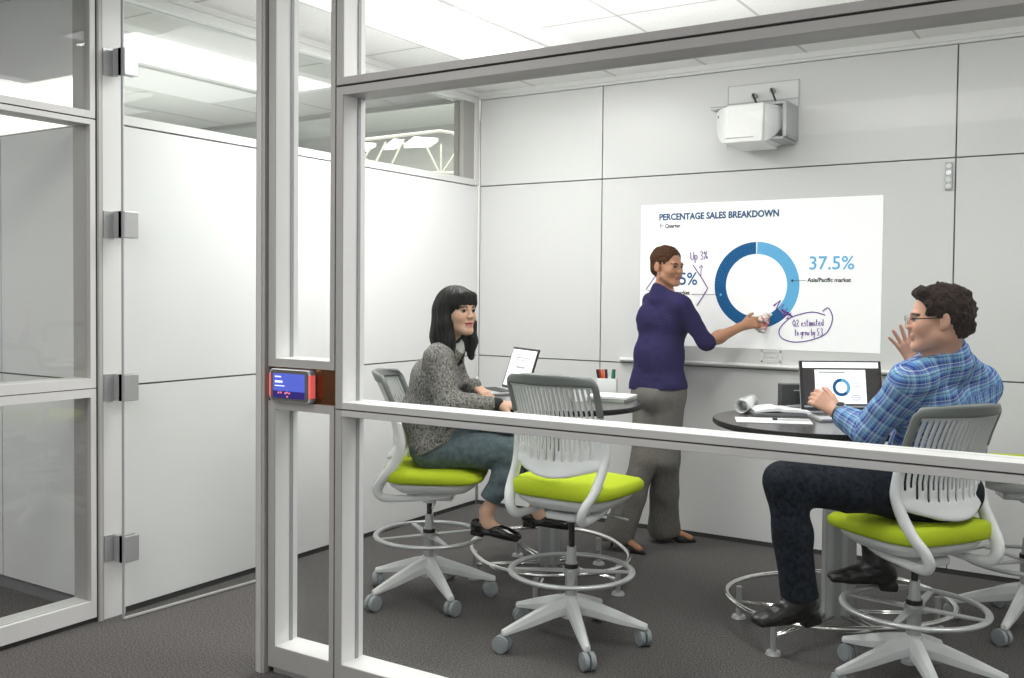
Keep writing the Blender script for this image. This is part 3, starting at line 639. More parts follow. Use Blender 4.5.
def make_chair(label, loc, rotz, seat_dz=0.0, base_rot=0.0):
    t = thing('drafting_chair', label, 'chair', loc, rotz, 'white stools with lime green seats')
    D = seat_dz
    def sh(o): o.location = (0, 0, D); return o
    sh(obj('seat', seat_bm(), m_green, t, smooth=True))
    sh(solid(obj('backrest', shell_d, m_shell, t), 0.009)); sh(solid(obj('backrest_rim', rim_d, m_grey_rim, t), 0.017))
    bm = bmesh.new()
    # seat pan under the cushion
    rings = []
    for k, z in ((0.50, 0.515), (0.72, 0.525), (0.88, 0.552), (0.93, 0.572), (0.90, 0.576)):
        rings.append([bm.verts.new((x, y+0.03, z)) for x, y in oval(0.236*k, 0.228*k, 3.4, 40)])
    for a, b in zip(rings, rings[1:]):
        for i in range(40): bm.faces.new((a[i], a[(i+1) % 40], b[(i+1) % 40], b[i]))
    bm.faces.new(rings[0][::-1]); bm.faces.new(rings[-1])
    sh(obj('seat_pan', bm, m_plastic, t, smooth=True))
    for s in (-1, 1):
        pts = [(0.208, -0.112, 0.86), (0.207, -0.102, 0.80), (0.205, -0.100, 0.745), (0.199, -0.122, 0.685), (0.192, -0.165, 0.62), (0.176, -0.205, 0.572), (0.164, -0.216, 0.535), (0.154, -0.190, 0.505), (0.145, -0.11, 0.500), (0.130, 0.02, 0.505), (0.10, 0.12, 0.515)]
        bm = bmesh.new(); P_ = catmull([(s*a, b, c) for a, b, c in pts], 5); N = len(P_)
        ra = [0.008+0.010*min(1, i/9) for i in range(N)]
        rb = [0.013+0.013*math.sin(PI*min(1, i/N*1.2)) for i in range(N)]
        sweep(bm, P_, ra, rb, n=12, up=(0, 1, 0.35)); sh(obj('arm_loop', bm, m_plastic, t, smooth=True))
    bm = bmesh.new(); bx(bm, (-0.07, -0.10, 0.475), (0.07, 0.12, 0.505)); cyl(bm, (0, 0, 0.455), (0, 0, 0.49), 0.035); sh(bevel(obj('tilt_housing', bm, m_plastic, t), 0.008))
    bm = bmesh.new(); sweep(bm, [(0.07, 0.04, 0.49), (0.16, 0.05, 0.488), (0.235, 0.05, 0.48)], 0.005, n=8); sh(obj('lever', bm, m_silverd, t, smooth=True))
    bm = bmesh.new(); cyl(bm, (0, 0, 0.36), (0, 0, 0.47+D), 0.0125); obj('gas_rod', bm, m_black, t, smooth=False); autosmooth(t.children[-1])
    bm = bmesh.new(); cyl(bm, (0, 0, 0.10), (0, 0, 0.335), 0.0255, n=28); bx(bm, (0, 0, 0.2), (0.001, 0.001, 0.201)); cyl(bm, (0, 0, 0.335), (0, 0, 0.40), 0.022, 0.019, n=28); autosmooth(obj('column', bm, m_silver, t))
    rg = bmesh.new(); zr = 0.300
    ringp = [(0.252*math.cos(2*PI*i/64), 0.252*math.sin(2*PI*i/64), zr) for i in range(64)]
    sweep(rg, ringp, 0.014, 0.0095, closed=True, n=12); fr_ = obj('foot_ring', rg, m_silver, t, smooth=True)
    bm = bmesh.new()
    for k in range(4):
        a = 2*PI*k/4+0.5; u = Vector((math.cos(a), math.sin(a), 0)); v = Vector((-math.sin(a), math.cos(a), 0))
        A = [u*0.026+v*0.020, u*0.245+v*0.010, u*0.245-v*0.010, u*0.026-v*0.020]
        prism(bm, [(p.x, p.y) for p in A], zr-0.004, zr+0.003)
    cyl(bm, (0, 0, zr-0.014), (0, 0, zr+0.012), 0.036, n=28)
    autosmooth(obj('ring_spokes', bm, m_silver, fr_))
    bm = bmesh.new(); cyl(bm, (0, 0, zr+0.012), (0, 0, zr+0.03), 0.030, n=28); autosmooth(obj('ring_collar', bm, m_black, fr_))
    # star base
    bm = bmesh.new(); cyl(bm, (0, 0, 0.105), (0, 0, 0.198), 0.040, 0.034, n=28); autosmooth(obj('base_hub', bm, m_plastic, t))
    for k in range(5):
        a = 2*PI*k/5+0.30+R_(base_rot); M_ = Matrix.Rotation(a, 4, 'Z')
        bm = bmesh.new(); secs = [(0.020, 0.027, 0.125, 0.197), (0.09, 0.024, 0.115, 0.178), (0.20, 0.020, 0.091, 0.139), (0.300, 0.016, 0.074, 0.100), (0.318, 0.012, 0.073, 0.094)]
        rings = []
        for (r, hw, zb, zt) in secs: rings.append([bm.verts.new(p) for p in ((r, -hw, zb), (r, hw, zb), (r, hw*1.02, (zb+zt)/2), (r, hw*0.55, zt), (r, -hw*0.55, zt), (r, -hw*1.02, (zb+zt)/2))])
        for p, q in zip(rings, rings[1:]):
            for i in range(6): bm.faces.new((p[i], p[(i+1) % 6], q[(i+1) % 6], q[i]))
        bm.faces.new(rings[0][::-1]); bm.faces.new(rings[-1]); bmesh.ops.recalc_face_normals(bm, faces=bm.faces[:]); bm.transform(M_)
        bevel(obj('base_leg', bm, m_plastic, t), 0.003)
        ca = a+0.5+k*1.1
        bm = bmesh.new(); c = Vector((0.306*math.cos(a), 0.306*math.sin(a), 0)); ax = Vector((math.cos(ca), math.sin(ca), 0)); tr_ = Vector((-math.sin(ca), math.cos(ca), 0))
        w0 = c+tr_*0.012
        for sg in (-1, 1):
            p = w0+ax*sg*0.014; cyl(bm, p+Vector((0, 0, 0.0365))-ax*0.010, p+Vector((0, 0, 0.0365))+ax*0.010, 0.0355, n=24)
            cyl(bm, p+Vector((0, 0, 0.0365))+ax*sg*0.010, p+Vector((0, 0, 0.0365))+ax*sg*0.013, 0.027, n=24)
        cyl(bm, c+Vector((0, 0, 0.05)), c+Vector((0, 0, 0.08)), 0.009, n=12)
        cs = obj('caster', bm, m_caster, t); autosmooth(cs); bevel(cs, 0.003)
    return t
def facing(th): return YAW+R_(th)-PI/2
make_chair('drafting stool at the left table that the person in the knitted jumper sits on', (0.985, -1.83, 0), facing(-4), 0.0, 10.5)
make_chair('empty drafting stool in the middle with its slatted back to the glass wall', (1.836, -1.975, 0), facing(57), 0.052, 6)
make_chair('drafting stool the person in the checked shirt sits on', (3.125, -1.68, 0), facing(114), 0.0, 8.5)
make_chair('partly hidden empty drafting stool at the right edge behind the checked shirt', (3.42, -0.72, 0), facing(168), 0.10, -11.5)

# ================================================================== TABLES
ZT = 0.92
def make_table(label, loc, rotz, a=0.54, b=0.44, ph=0.785):
    t = thing('bar_height_table', label, 'table', loc, rotz, 'oval bar height tables')
    bm = bmesh.new(); prism(bm, oval(a-0.004, b-0.004, 2.25, 72), ZT-0.003, ZT); obj('tabletop', bm, m_tabletop, t)
    bm = bmesh.new(); rings = []
    for k, z in ((-0.03, ZT-0.030), (-0.008, ZT-0.026), (0.0, ZT-0.018), (0.0, ZT-0.006), (-0.003, ZT-0.0005)):
        rings.append([bm.verts.new((x, y, z)) for x, y in oval(a+k, b+k, 2.25, 72)])
    for p, q in zip(rings, rings[1:]):
        for i in range(72): bm.faces.new((p[i], p[(i+1) % 72], q[(i+1) % 72], q[i]))
    bm.faces.new(rings[0][::-1]); bm.faces.new(rings[-1]); autosmooth(obj('tabletop_edge', bm, m_tableedge, t))
    bm = bmesh.new(); prism(bm, rrect(0.135, 0.095, 0.03), 0.075, ZT-0.04); cc = autosmooth(obj('column', bm, m_silverd, t))
    bm = bmesh.new()
    for s in (-1, 1): bx(bm, (s*0.0675-0.0015, -0.012, 0.09), (s*0.0675+0.0015, 0.012, ZT-0.05)); bx(bm, (-0.012, s*0.0475-0.0015, 0.09), (0.012, s*0.0475+0.0015, ZT-0.05))
    obj('column_trim', bm, m_silver, cc)
    bm = bmesh.new(); prism(bm, oval(0.22, 0.16, 2.5, 32), ZT-0.042, ZT-0.03); obj('mounting_plate', bm, m_tableedge, t)
    ra, rb_ = a-0.075, b-0.055
    bm = bmesh.new(); sweep(bm, [(x, y, 0.150) for x, y in oval(ra, rb_, 2.3, 96)], 0.0115, closed=True, n=12); obj('foot_rail', bm, m_chrome, t, smooth=True)
    for k in range(5):
        an = 2*PI*k/5+ph; x, y = ra*0.97*math.cos(an), rb_*0.97*math.sin(an)
        bm = bmesh.new(); cyl(bm, (x, y, 0.012), (x, y, 0.142), 0.0125, n=16); cyl(bm, (x, y, 0.0), (x, y, 0.012), 0.033, 0.028, n=24); ft = autosmooth(obj('foot_post', bm, m_silver, t))
        bm = bmesh.new(); L = math.hypot(x, y); u = (x/L, y/L); v = (-u[1], u[0])
        for s in (-1, 1): sweep(bm, [(u[0]*0.04+v[0]*s*0.02, u[1]*0.04+v[1]*s*0.02, 0.085), (x+v[0]*s*0.006, y+v[1]*s*0.006, 0.072)], 0.006, n=8)
        obj('strut', bm, m_chrome, ft, smooth=True)
    return t
make_table('left oval bar height table with the pen holder on it', (1.305, -1.248, 0), R_(-45))
make_table('right oval bar height table with the paper roll on it', (2.742, -1.234, 0), R_(42), 0.545, 0.445, 1.187)

# ================================================================== THINGS ON THE TABLES
def laptop(label, hinge, rotz, lean, wd, dp, scr_h, black=False):
    """local: hinge along x at origin, base extends to -y, lid rises and leans to +y; the screen faces -y"""
    t = thing('laptop', label, 'laptop', hinge, rotz)
    bm = bmesh.new(); prism(bm, [(x, y-dp/2) for x, y in rrect(wd, dp, 0.012)], 0.0, 0.012); autosmooth(bevel(obj('base', bm, m_lapsil, t), 0.002))
    bm = bmesh.new()
    for r in range(5):
        for c in range(13): x = -wd*0.42+c*wd*0.065; y = -0.045-r*0.019; bx(bm, (x, y-0.015, 0.012), (x+wd*0.055, y, 0.0142))
    obj('keyboard', bm, m_dark, t)
    bm = bmesh.new(); bx(bm, (-wd*0.15, -dp+0.015, 0.0118), (wd*0.15, -dp+0.075, 0.0126)); obj('touchpad', bm, m_silverd, t)
    T = Matrix.Translation((0, 0.002, 0.012)) @ Matrix.Rotation(-lean, 4, 'X')
    def plate(x0, x1, z0, z1, y0, y1, nm, m, par):
        bm = boxbm((x0, y0, z0), (x1, y1, z1)); bm.transform(T); return obj(nm, bm, m, par)
    lid = plate(-wd/2, wd/2, 0.0, scr_h, 0.0, 0.007, 'lid', m_dark if black else m_lapsil, t)
    plate(-wd/2+0.001, wd/2-0.001, 0.004, scr_h-0.001, -0.001, 0.0, 'screen_bezel', m_dark, lid)
    return t, lid, plate, T
Rv = np.array([math.cos(YAW), math.sin(YAW)]); Fv = np.array([-math.sin(YAW), math.cos(YAW)])
# laptop of the man: screen faces the camera and shows the slide
t, lid, plate, T = laptop('open silver laptop on the right table showing the blue ring chart', (2.700, -1.045, ZT+0.001), YAW+R_(1), R_(12), 0.372, 0.25, 0.231)
plate(-0.172, 0.172, 0.020, 0.224, -0.002, -0.001, 'screen', m_screend, lid)
plate(-0.172, 0.172, 0.198, 0.224, -0.003, -0.0018, 'menu_bar', m_screenw, lid); plate(-0.172, 0.172, 0.020, 0.028, -0.003, -0.0018, 'menu_bar', m_paperg, lid)
plate(-0.118, 0.112, 0.036, 0.190, -0.003, -0.0018, 'slide_window', m_screenw, lid)
def tl(bm, nm, m): bm.transform(T); return obj(nm, bm, m, lid)
tl(arc((0.0, 0.110), 0.026, 0.040, 90, 315, -0.0040, -0.0028, 28), 'dark_ring_segment', m_blue)
tl(arc((0.0, 0.110), 0.026, 0.040, -45, 90, -0.0040, -0.0028, 28), 'light_ring_segment', m_sky)
bm = bmesh.new()
for a in ((-0.100, 0.176, 0.02, 0.181), (-0.100, 0.168, -0.075, 0.170), (0.052, 0.125, 0.088, 0.128), (0.052, 0.113, 0.090, 0.115), (-0.09, 0.105, -0.06, 0.108)): bx(bm, (a[0], -0.0042, a[1]), (a[2], -0.0028, a[3]))
tl(bm, 'screen_text', m_paperg)
bm = bmesh.new(); sweep(bm, [(0.064+0.020*math.cos(2*PI*k/20), -0.0036, 0.064+0.011*math.sin(2*PI*k/20)) for k in range(20)], 0.0012, closed=True, n=5); sweep(bm, [(0.052, -0.0036, 0.066), (0.058, -0.0036, 0.062), (0.064, -0.0036, 0.067), (0.070, -0.0036, 0.062), (0.077, -0.0036, 0.066)], 0.0012, n=5)
sweep(bm, [(-0.090, -0.0036, 0.098), (-0.085, -0.0036, 0.120), (-0.076, -0.0036, 0.098), (-0.066, -0.0036, 0.122), (-0.06, -0.0036, 0.10), (-0.05, -0.0036, 0.118), (-0.045, -0.0036, 0.1)], 0.0014, n=5); tl(bm, 'marker_notes', m_ink)
# laptop of the woman
t, lid, plate, T = laptop('open laptop with plain white screen on the left table', (0.975, -1.075, ZT+0.001), R_(-33), R_(18), 0.320, 0.215, 0.232, True)
plate(-0.148, 0.148, 0.014, 0.220, -0.0022, -0.001, 'screen', m_screenw, lid)
bm = bmesh.new()
random.seed(5)
for (z, x0, x1, hgt) in ((0.172, -0.09, 0.09, 0.006), (0.160, -0.10, 0.06, 0.004), (0.118, -0.05, 0.045, 0.010), (0.104, -0.04, 0.03, 0.004), (0.05, -0.09, -0.02, 0.004)):
    x = x0
    while x < x1: q = random.uniform(0.006, 0.016); bx(bm, (x, -0.0034, z), (x+q, -0.0020, z+hgt)); x += q+0.004
tl(bm, 'screen_text', m_paperg)
# pen holder with markers
ph = thing('pen_holder', 'white square pen holder with markers on the left table', 'pen holder', (1.475, -0.950, ZT+0.0005), R_(20))
bm = bmesh.new(); wv, dv, hv, tt = 0.105, 0.075, 0.092, 0.004
bx(bm, (-wv/2, -dv/2, 0), (wv/2, dv/2, 0.004))
for a in ((-wv/2, -dv/2, wv/2, -dv/2+tt), (-wv/2, dv/2-tt, wv/2, dv/2), (-wv/2, -dv/2, -wv/2+tt, dv/2), (wv/2-tt, -dv/2, wv/2, dv/2), (0.008, -dv/2, 0.012, dv/2)): bx(bm, (a[0], a[1], 0.004), (a[2], a[3], hv))
bevel(obj('holder', bm, m_paper, ph), 0.0015)
cols = [('black', (0.02, 0.015, 0.012)), ('red', (0.65, 0.03, 0.02)), ('orange', (0.85, 0.18, 0.03)), ('purple', (0.10, 0.01, 0.05)), ('green', (0.01, 0.22, 0.10)), ('black', (0.012, 0.012, 0.015))]
for k, (nm, c) in enumerate(cols):
    px_, lean = (-0.040+0.013*k if k < 4 else 0.022+0.012*(k-4)), (-0.16, -0.18, -0.12, -0.08, 0.08, 0.02)[k]
    mk = obj('marker_pen', cyl(cyl(bmesh.new(), (0, 0, 0), (0, 0, 0.112), 0.0062, n=14), (0, 0, 0.078), (0, 0, 0.132), 0.0078, n=14), mat('marker_'+nm+str(k), c, 0.4)); autosmooth(mk)
    wp = Matrix.Translation((1.475, -0.950, ZT+0.006)) @ Matrix.Rotation(R_(20), 4, 'Z') @ Matrix.Translation((px_*0.85+0.003, 0.01*((k % 2)-0.5), 0)) @ Matrix.Rotation(lean, 4, 'Y')
    mk.matrix_world = wp
    tag(mk, ['black marker leaning out of the pen holder, leftmost', 'red marker beside the leftmost black one in the pen holder', 'bright orange marker in the pen holder', 'dark purple marker right of the orange one in the pen holder', 'dark green marker in the right half of the pen holder', 'black marker at the right end of the pen holder'][k], 'marker', 'markers in the pen holder')
# stacked paper / notebooks
def sheet(name, label, cat, cx, cy, z, wd, dp, th, rz, m=None, curl=0.0, parts=None):
    nx, ny = 14, 4; bm = bmesh.new(); top = []; bot = []
    for i in range(nx+1):
        for j in range(ny+1):
            x = (i/nx-0.5)*wd; y = (j/ny-0.5)*dp; zz = curl*abs(math.sin(PI*(i/nx)))*(1 if i < nx/2 else 0.5)
            top.append(bm.verts.new((x, y, th+zz))); bot.append(bm.verts.new((x, y, zz*0.6)))
    f = lambda i, j: i*(ny+1)+j
    for i in range(nx):
        for j in range(ny):
            bm.faces.new((top[f(i, j)], top[f(i+1, j)], top[f(i+1, j+1)], top[f(i, j+1)])); bm.faces.new((bot[f(i, j)], bot[f(i, j+1)], bot[f(i+1, j+1)], bot[f(i+1, j)]))
    for i in range(nx):
        bm.faces.new((top[f(i, 0)], bot[f(i, 0)], bot[f(i+1, 0)], top[f(i+1, 0)])); bm.faces.new((top[f(i, ny)], top[f(i+1, ny)], bot[f(i+1, ny)], bot[f(i, ny)]))
    for j in range(ny):
        bm.faces.new((top[f(0, j)], top[f(0, j+1)], bot[f(0, j+1)], bot[f(0, j)])); bm.faces.new((top[f(nx, j)], bot[f(nx, j)], bot[f(nx, j+1)], top[f(nx, j+1)]))
    t = thing(name, label, cat, (cx, cy, z), rz); obj('pages', bm, m or m_paper, t); return t
nb = sheet('paper_pad', 'white paper pad lying at the right end of the left table', 'paper', 1.580, -1.118, ZT+0.0135, 0.22, 0.20, 0.010, R_(10), curl=0.003)
sheet('notebook', 'grey green notebook under the white paper pad', 'notebook', 1.580, -1.118, ZT+0.0008, 0.21, 0.19, 0.012, R_(6), mat('notebook_cover', (0.42, 0.47, 0.40), 0.6))
cpth = thing('folded_card', 'white folded card behind the slatted backrest on the left table', 'card', (1.475, -1.26, ZT+0.0006), R_(70))
bm = bmesh.new()
v = [(-0.04, -0.022, 0), (0.04, -0.022, 0), (0.04, 0, 0.075), (-0.04, 0, 0.075), (0.04, 0.022, 0), (-0.04, 0.022, 0)]
vs = [bm.verts.new(p) for p in v]; bm.faces.new((vs[0], vs[1], vs[2], vs[3])); bm.faces.new((vs[3], vs[2], vs[4], vs[5])); o = obj('card', bm, m_paper, cpth); s = o.modifiers.new('solidify', 'SOLIDIFY'); s.thickness = 0.001
# right table: rolled magazine, magazine, loose sheets, pen, black box
m_mag = noise_mat('printed_page', (0.80, 0.81, 0.82), (0.30, 0.31, 0.34), 22, 0.45, 5, 0, 0.4, 0.56, 0.62)
rl = thing('rolled_paper', 'rolled up white printed paper at the left end of the right table', 'paper roll', (2.300, -1.170, ZT+0.034), R_(98))
bm = bmesh.new(); N = 40; L0, L1 = -0.125, 0.125; A = []; B = []
for i in range(N+1):
    a = 2*PI*1.35*i/N; r = 0.033-0.006*i/N; A.append(bm.verts.new((L0, r*math.cos(a), r*math.sin(a)))); B.append(bm.verts.new((L1, r*math.cos(a), r*math.sin(a))))
for i in range(N): bm.faces.new((A[i], A[i+1], B[i+1], B[i]))
o = obj('roll', bm, m_paper, rl, smooth=True); s = o.modifiers.new('solidify', 'SOLIDIFY'); s.thickness = 0.0012
bm = bmesh.new(); random.seed(11)
for k in range(7):
    x = -0.10+0.03*k; a0 = R_(random.uniform(95, 120))
    for j in range(4):
        a = a0-j*0.22; rr = 0.0338; bx(bm, (x, rr*math.cos(a)-0.002, rr*math.sin(a)-0.0005), (x+random.uniform(0.008, 0.02), rr*math.cos(a)+0.002, rr*math.sin(a)+0.0006))
obj('print', bm, m_paperg, rl)
mg = sheet('magazine', 'open white magazine with grey print beside the paper roll', 'magazine', 2.452, -1.175, ZT+0.0125, 0.24, 0.17, 0.008, R_(30), m_paper, 0.014)
bm = bmesh.new(); bx(bm, (0.05, 0.03, 0.0172), (0.12, 0.08, 0.0182)); bx(bm, (-0.11, -0.07, 0.0165), (-0.03, -0.066, 0.0172)); obj('print', bm, m_paperg, mg)
sheet('folder', 'grey folder lying under the open magazine', 'folder', 2.455, -1.190, ZT+0.0008, 0.26, 0.19, 0.011, R_(33), mat('folder_grey', (0.17, 0.17, 0.18), 0.5))
sheet('loose_paper', 'loose white sheet at the near edge of the right table', 'paper', 2.510, -1.445, ZT+0.0008, 0.31, 0.17, 0.002, R_(22))
pn = thing('pen', 'black and silver pen lying on the loose white sheet', 'pen', (2.580, -1.410, ZT+0.0085), R_(20))
bm = bmesh.new(); cyl(bm, (-0.062, 0, 0), (0.07, 0, 0), 0.0045, n=12); autosmooth(obj('barrel', bm, m_lapsil, pn)); bm = bmesh.new(); cyl(bm, (-0.080, 0, 0), (-0.060, 0, 0), 0.0065, n=12); autosmooth(obj('cap', bm, m_dark, pn))
bb = thing('desktop_phone_box', 'small black device box standing behind the laptop on the right table', 'device', (2.480, -1.000, ZT+0.0006), YAW)
bevel(obj('body', boxbm((-0.075, -0.02, 0.0), (0.105, 0.05, 0.122)), mat('device_black', (0.045, 0.047, 0.045), 0.4), bb), 0.004)
bm = bmesh.new(); bx(bm, (-0.02, -0.0225, 0.092), (0.07, -0.0195, 0.097)); bx(bm, (-0.02, -0.0225, 0.025), (0.07, -0.0195, 0.030)); obj('slot_trim', bm, m_lapsil, bb)
bm = bmesh.new(); bx(bm, (-0.01, -0.0215, 0.038), (0.07, -0.0195, 0.085)); obj('socket', bm, m_dark, bb)

# ================================================================== PEOPLE: smooth implicit surfaces meshed with surface nets
def at(u, v, d):
    """point seen at pixel (u,v) of the photograph at distance d along the view axis"""
    return CAMP+CR*(u-PPX)/FPX*d-CU*(v-PPY)/FPX*d+CF*d
def unit(v): v = np.asarray(v, float); return v/np.linalg.norm(v)
RG = np.array([math.cos(YAW), math.sin(YAW), 0.0]); AW = np.array([-math.sin(YAW), math.cos(YAW), 0.0]); UP = np.array([0, 0, 1.0])
def _h(i, j, k):
    n = (i*374761393+j*668265263+k*1440662683) & 0x7fffffff; n = ((n ^ (n >> 13))*1274126177) & 0x7fffffff; return ((n ^ (n >> 16)) & 0xffff)/65535.0
def noise(P):
    I = np.floor(P).astype(np.int64); f = P-I; f = f*f*(3-2*f); out = 0
    for a in (0, 1):
        for b in (0, 1):
            for c in (0, 1):
                wgt = (f[:, 0] if a else 1-f[:, 0])*(f[:, 1] if b else 1-f[:, 1])*(f[:, 2] if c else 1-f[:, 2])
                out = out+wgt*_h(I[:, 0]+a, I[:, 1]+b, I[:, 2]+c)
    return out*2-1
BIG = 1.0
class Field:
    def __init__(s): s.p = []; s.disp = None; s.clips = []
    def add(s, fn, lo, hi, k, op): s.p.append((fn, np.minimum(lo, hi), np.maximum(lo, hi), k, op)); return s
    def rc(s, a, b, r1, r2=None, k=0.02, op='u', flat=None):
        """tapered capsule; flat = (direction, factor): squeeze along the direction"""
        a = np.array(a, float); b = np.array(b, float); r2 = r1 if r2 is None else r2; ab = b-a; L2 = max(ab@ab, 1e-9); R = max(r1, r2)
        if flat is not None: fd = unit(flat[0]); ff = flat[1]
        def fn(P):
            q = P-a; t = np.clip(q@ab/L2, 0, 1); e = q-t[:, None]*ab
            if flat is not None: e = e+np.outer((e@fd)*(1/ff-1), fd); return (np.sqrt((e*e).sum(1))-(r1+(r2-r1)*t))*min(1, ff)**0.5
            return np.sqrt((e*e).sum(1))-(r1+(r2-r1)*t)
        return s.add(fn, np.minimum(a, b)-R, np.maximum(a, b)+R, k, op)
    def chain(s, pts, rs, k=0.02, flat=None):
        for i in range(len(pts)-1): s.rc(pts[i], pts[i+1], rs[i], rs[i+1], k, flat=flat)
        return s
    def ell(s, c, r, M=np.eye(3), k=0.02, op='u'):
        c = np.array(c, float); r = np.array(r, float)
        def fn(P):
            q = (P-c)@M.T; k0 = np.sqrt(((q/r)**2).sum(1)); k1 = np.sqrt(((q/(r*r))**2).sum(1)); return k0*(k0-1)/np.maximum(k1, 1e-6)
        R = r.max(); return s.add(fn, c-R, c+R, k, op)
    def box(s, c, h, r, M=np.eye(3), k=0.02, op='u'):
        c = np.array(c, float); h = np.array(h, float)-r
        def fn(P):
            q = np.abs((P-c)@M.T)-h; return np.sqrt((np.maximum(q, 0)**2).sum(1))+np.minimum(q.max(1), 0)-r
        R = np.linalg.norm(h+r); return s.add(fn, c-R, c+R, k, op)
    def clip(s, pt, n, k=0.004): s.clips.append((np.array(pt, float), unit(n), k)); return s   # removes the side n points to
    def clipfn(s, fn): s.clips.append((fn, None, 0)); return s
    def __call__(s, P):
        d = np.full(len(P), BIG)
        for fn, lo, hi, k, op in s.p:
            pad = 0.09
            m = np.all((P > lo-pad) & (P < hi+pad), axis=1)
            if not m.any(): continue
            x = fn(P[m]); c = d[m]
            if op == 'u': h = np.clip(0.5+0.5*(c-x)/k, 0, 1); d[m] = c*(1-h)+x*h-k*h*(1-h)
            else: x = -x; h = np.clip(0.5-0.5*(c-x)/k, 0, 1); d[m] = c*(1-h)+x*h+k*h*(1-h)
        if s.disp is not None:
            m = np.abs(d) < 0.05
            if m.any(): d[m] += s.disp(P[m])
        for a, n, k in s.clips:
            if n is None: d = np.maximum(d, a(P))
            else: d = np.maximum(d, (P-a)@n)
        return d
    def bounds(s):
        lo = np.min([p[1] for p in s.p if p[4] == 'u'], axis=0); hi = np.max([p[2] for p in s.p if p[4] == 'u'], axis=0); return lo-0.03, hi+0.03
def mesh_field(F, h):
    lo, hi = F.bounds(); nb = np.ceil((hi-lo)/(8*h)).astype(int)+1; n = nb*8
    cx, cy, cz = [lo[i]+(np.arange(nb[i])*8+3.5)*h for i in range(3)]
    G = np.stack(np.meshgrid(cx, cy, cz, indexing='ij'), -1).reshape(-1, 3); d0 = F(G)
    keep = np.abs(d0) < 8*h*0.9+0.022
    D = np.where(d0 < 0, -1.0, 1.0).reshape(nb).astype(np.float32).repeat(8, 0).repeat(8, 1).repeat(8, 2)
    kb = np.argwhere(keep.reshape(nb)); loc = np.stack(np.meshgrid(*[np.arange(8)]*3, indexing='ij'), -1).reshape(-1, 3)
    for s in range(0, len(kb), 600):
        idx = (kb[s:s+600, None, :]*8+loc[None]).reshape(-1, 3); v = F(lo+idx*h); D[idx[:, 0], idx[:, 1], idx[:, 2]] = v
    S = D < 0
    cnt = np.zeros(np.array(S.shape)-1, np.int8)
    for a in (0, 1):
        for b in (0, 1):
            for c in (0, 1): cnt += S[a:S.shape[0]-1+a, b:S.shape[1]-1+b, c:S.shape[2]-1+c]
    act = np.argwhere((cnt > 0) & (cnt < 8)); 
    if len(act) == 0: return np.zeros((0, 3)), []
    acc = np.zeros((len(act), 3)); num = np.zeros(len(act))
    cor = [(a, b, c) for a in (0, 1) for b in (0, 1) for c in (0, 1)]
    val = {c: D[act[:, 0]+c[0], act[:, 1]+c[1], act[:, 2]+c[2]].astype(float) for c in cor}
    for c in cor:
        for ax in range(3):
            if c[ax] == 1: continue
            e = list(c); e[ax] = 1; e = tuple(e); a, b = val[c], val[e]; m = (a < 0) != (b < 0)
            t = np.where(m, a/np.where(m, a-b, 1), 0); p = np.array(c, float)[None]+t[:, None]*np.eye(3)[ax][None]
            acc[m] += p[m]; num[m] += 1
    V = lo+(act+acc/num[:, None])*h
    IM = np.full(cnt.shape, -1, np.int32); IM[act[:, 0], act[:, 1], act[:, 2]] = np.arange(len(act))
    Q = []
    for ax in range(3):
        o1, o2 = [(1, 2), (2, 0), (0, 1)][ax]
        sl0 = [slice(1, -1)]*3; sl0[ax] = slice(0, -1); sl1 = [slice(1, -1)]*3; sl1[ax] = slice(1, None)
        A = S[tuple(sl0)]; B = S[tuple(sl1)]
        e = np.argwhere(A != B); neg = A[e[:, 0], e[:, 1], e[:, 2]]; b = e.copy(); off = np.ones(3, int); off[ax] = 0; b = e+off
        u = np.eye(3, dtype=int)[o1]; v = np.eye(3, dtype=int)[o2]
        i0 = IM[tuple((b-u-v).T)]; i1 = IM[tuple((b-v).T)]; i2 = IM[tuple(b.T)]; i3 = IM[tuple((b-u).T)]
        q = np.stack([i0, i1, i2, i3], 1); q[~neg] = q[~neg][:, ::-1]; Q.append(q)
    Q = np.concatenate(Q); Q = Q[(Q >= 0).all(1)]
    return V, Q
def relax(V, Q, it=1, lam=0.5):
    if len(V) == 0: return V
    for _ in range(it):
        s = np.zeros_like(V); c = np.zeros(len(V))
        for i in range(4):
            for j in (1, 3): np.add.at(s, Q[:, i], V[Q[:, (i+j) % 4]]); np.add.at(c, Q[:, i], 1)
        V = V*(1-lam)+lam*s/np.maximum(c, 1)[:, None]
    return V
def build(name, F, h, m, parent, col=None, uv=None, it=1):
    V, Q = mesh_field(F, h); V = relax(V, Q, it)
    me = bpy.data.meshes.new(name); me.vertices.add(len(V)); me.vertices.foreach_set('co', V.astype(np.float32).ravel())
    me.loops.add(len(Q)*4); me.loops.foreach_set('vertex_index', Q.astype(np.int32).ravel())
    me.polygons.add(len(Q)); me.polygons.foreach_set('loop_start', np.arange(0, len(Q)*4, 4, dtype=np.int32)); me.polygons.foreach_set('loop_total', np.full(len(Q), 4, np.int32))
    me.polygons.foreach_set('use_smooth', [True]*len(Q)); me.update(calc_edges=True); me.validate()
    if col is not None:
        c = col(V); a = me.color_attributes.new('Col', 'FLOAT_COLOR', 'POINT'); a.data.foreach_set('color', np.concatenate([c, np.ones((len(V), 1))], 1).astype(np.float32).ravel())
    if uv is not None:
        a = me.attributes.new('cloth', 'FLOAT_VECTOR', 'POINT'); a.data.foreach_set('vector', uv(V).astype(np.float32).ravel())
    me.materials.append(m)
    o = bpy.data.objects.new(name, me); C.objects.link(o)
    if parent: o.parent = parent; o.matrix_parent_inverse = parent.matrix_world.inverted()
    return o
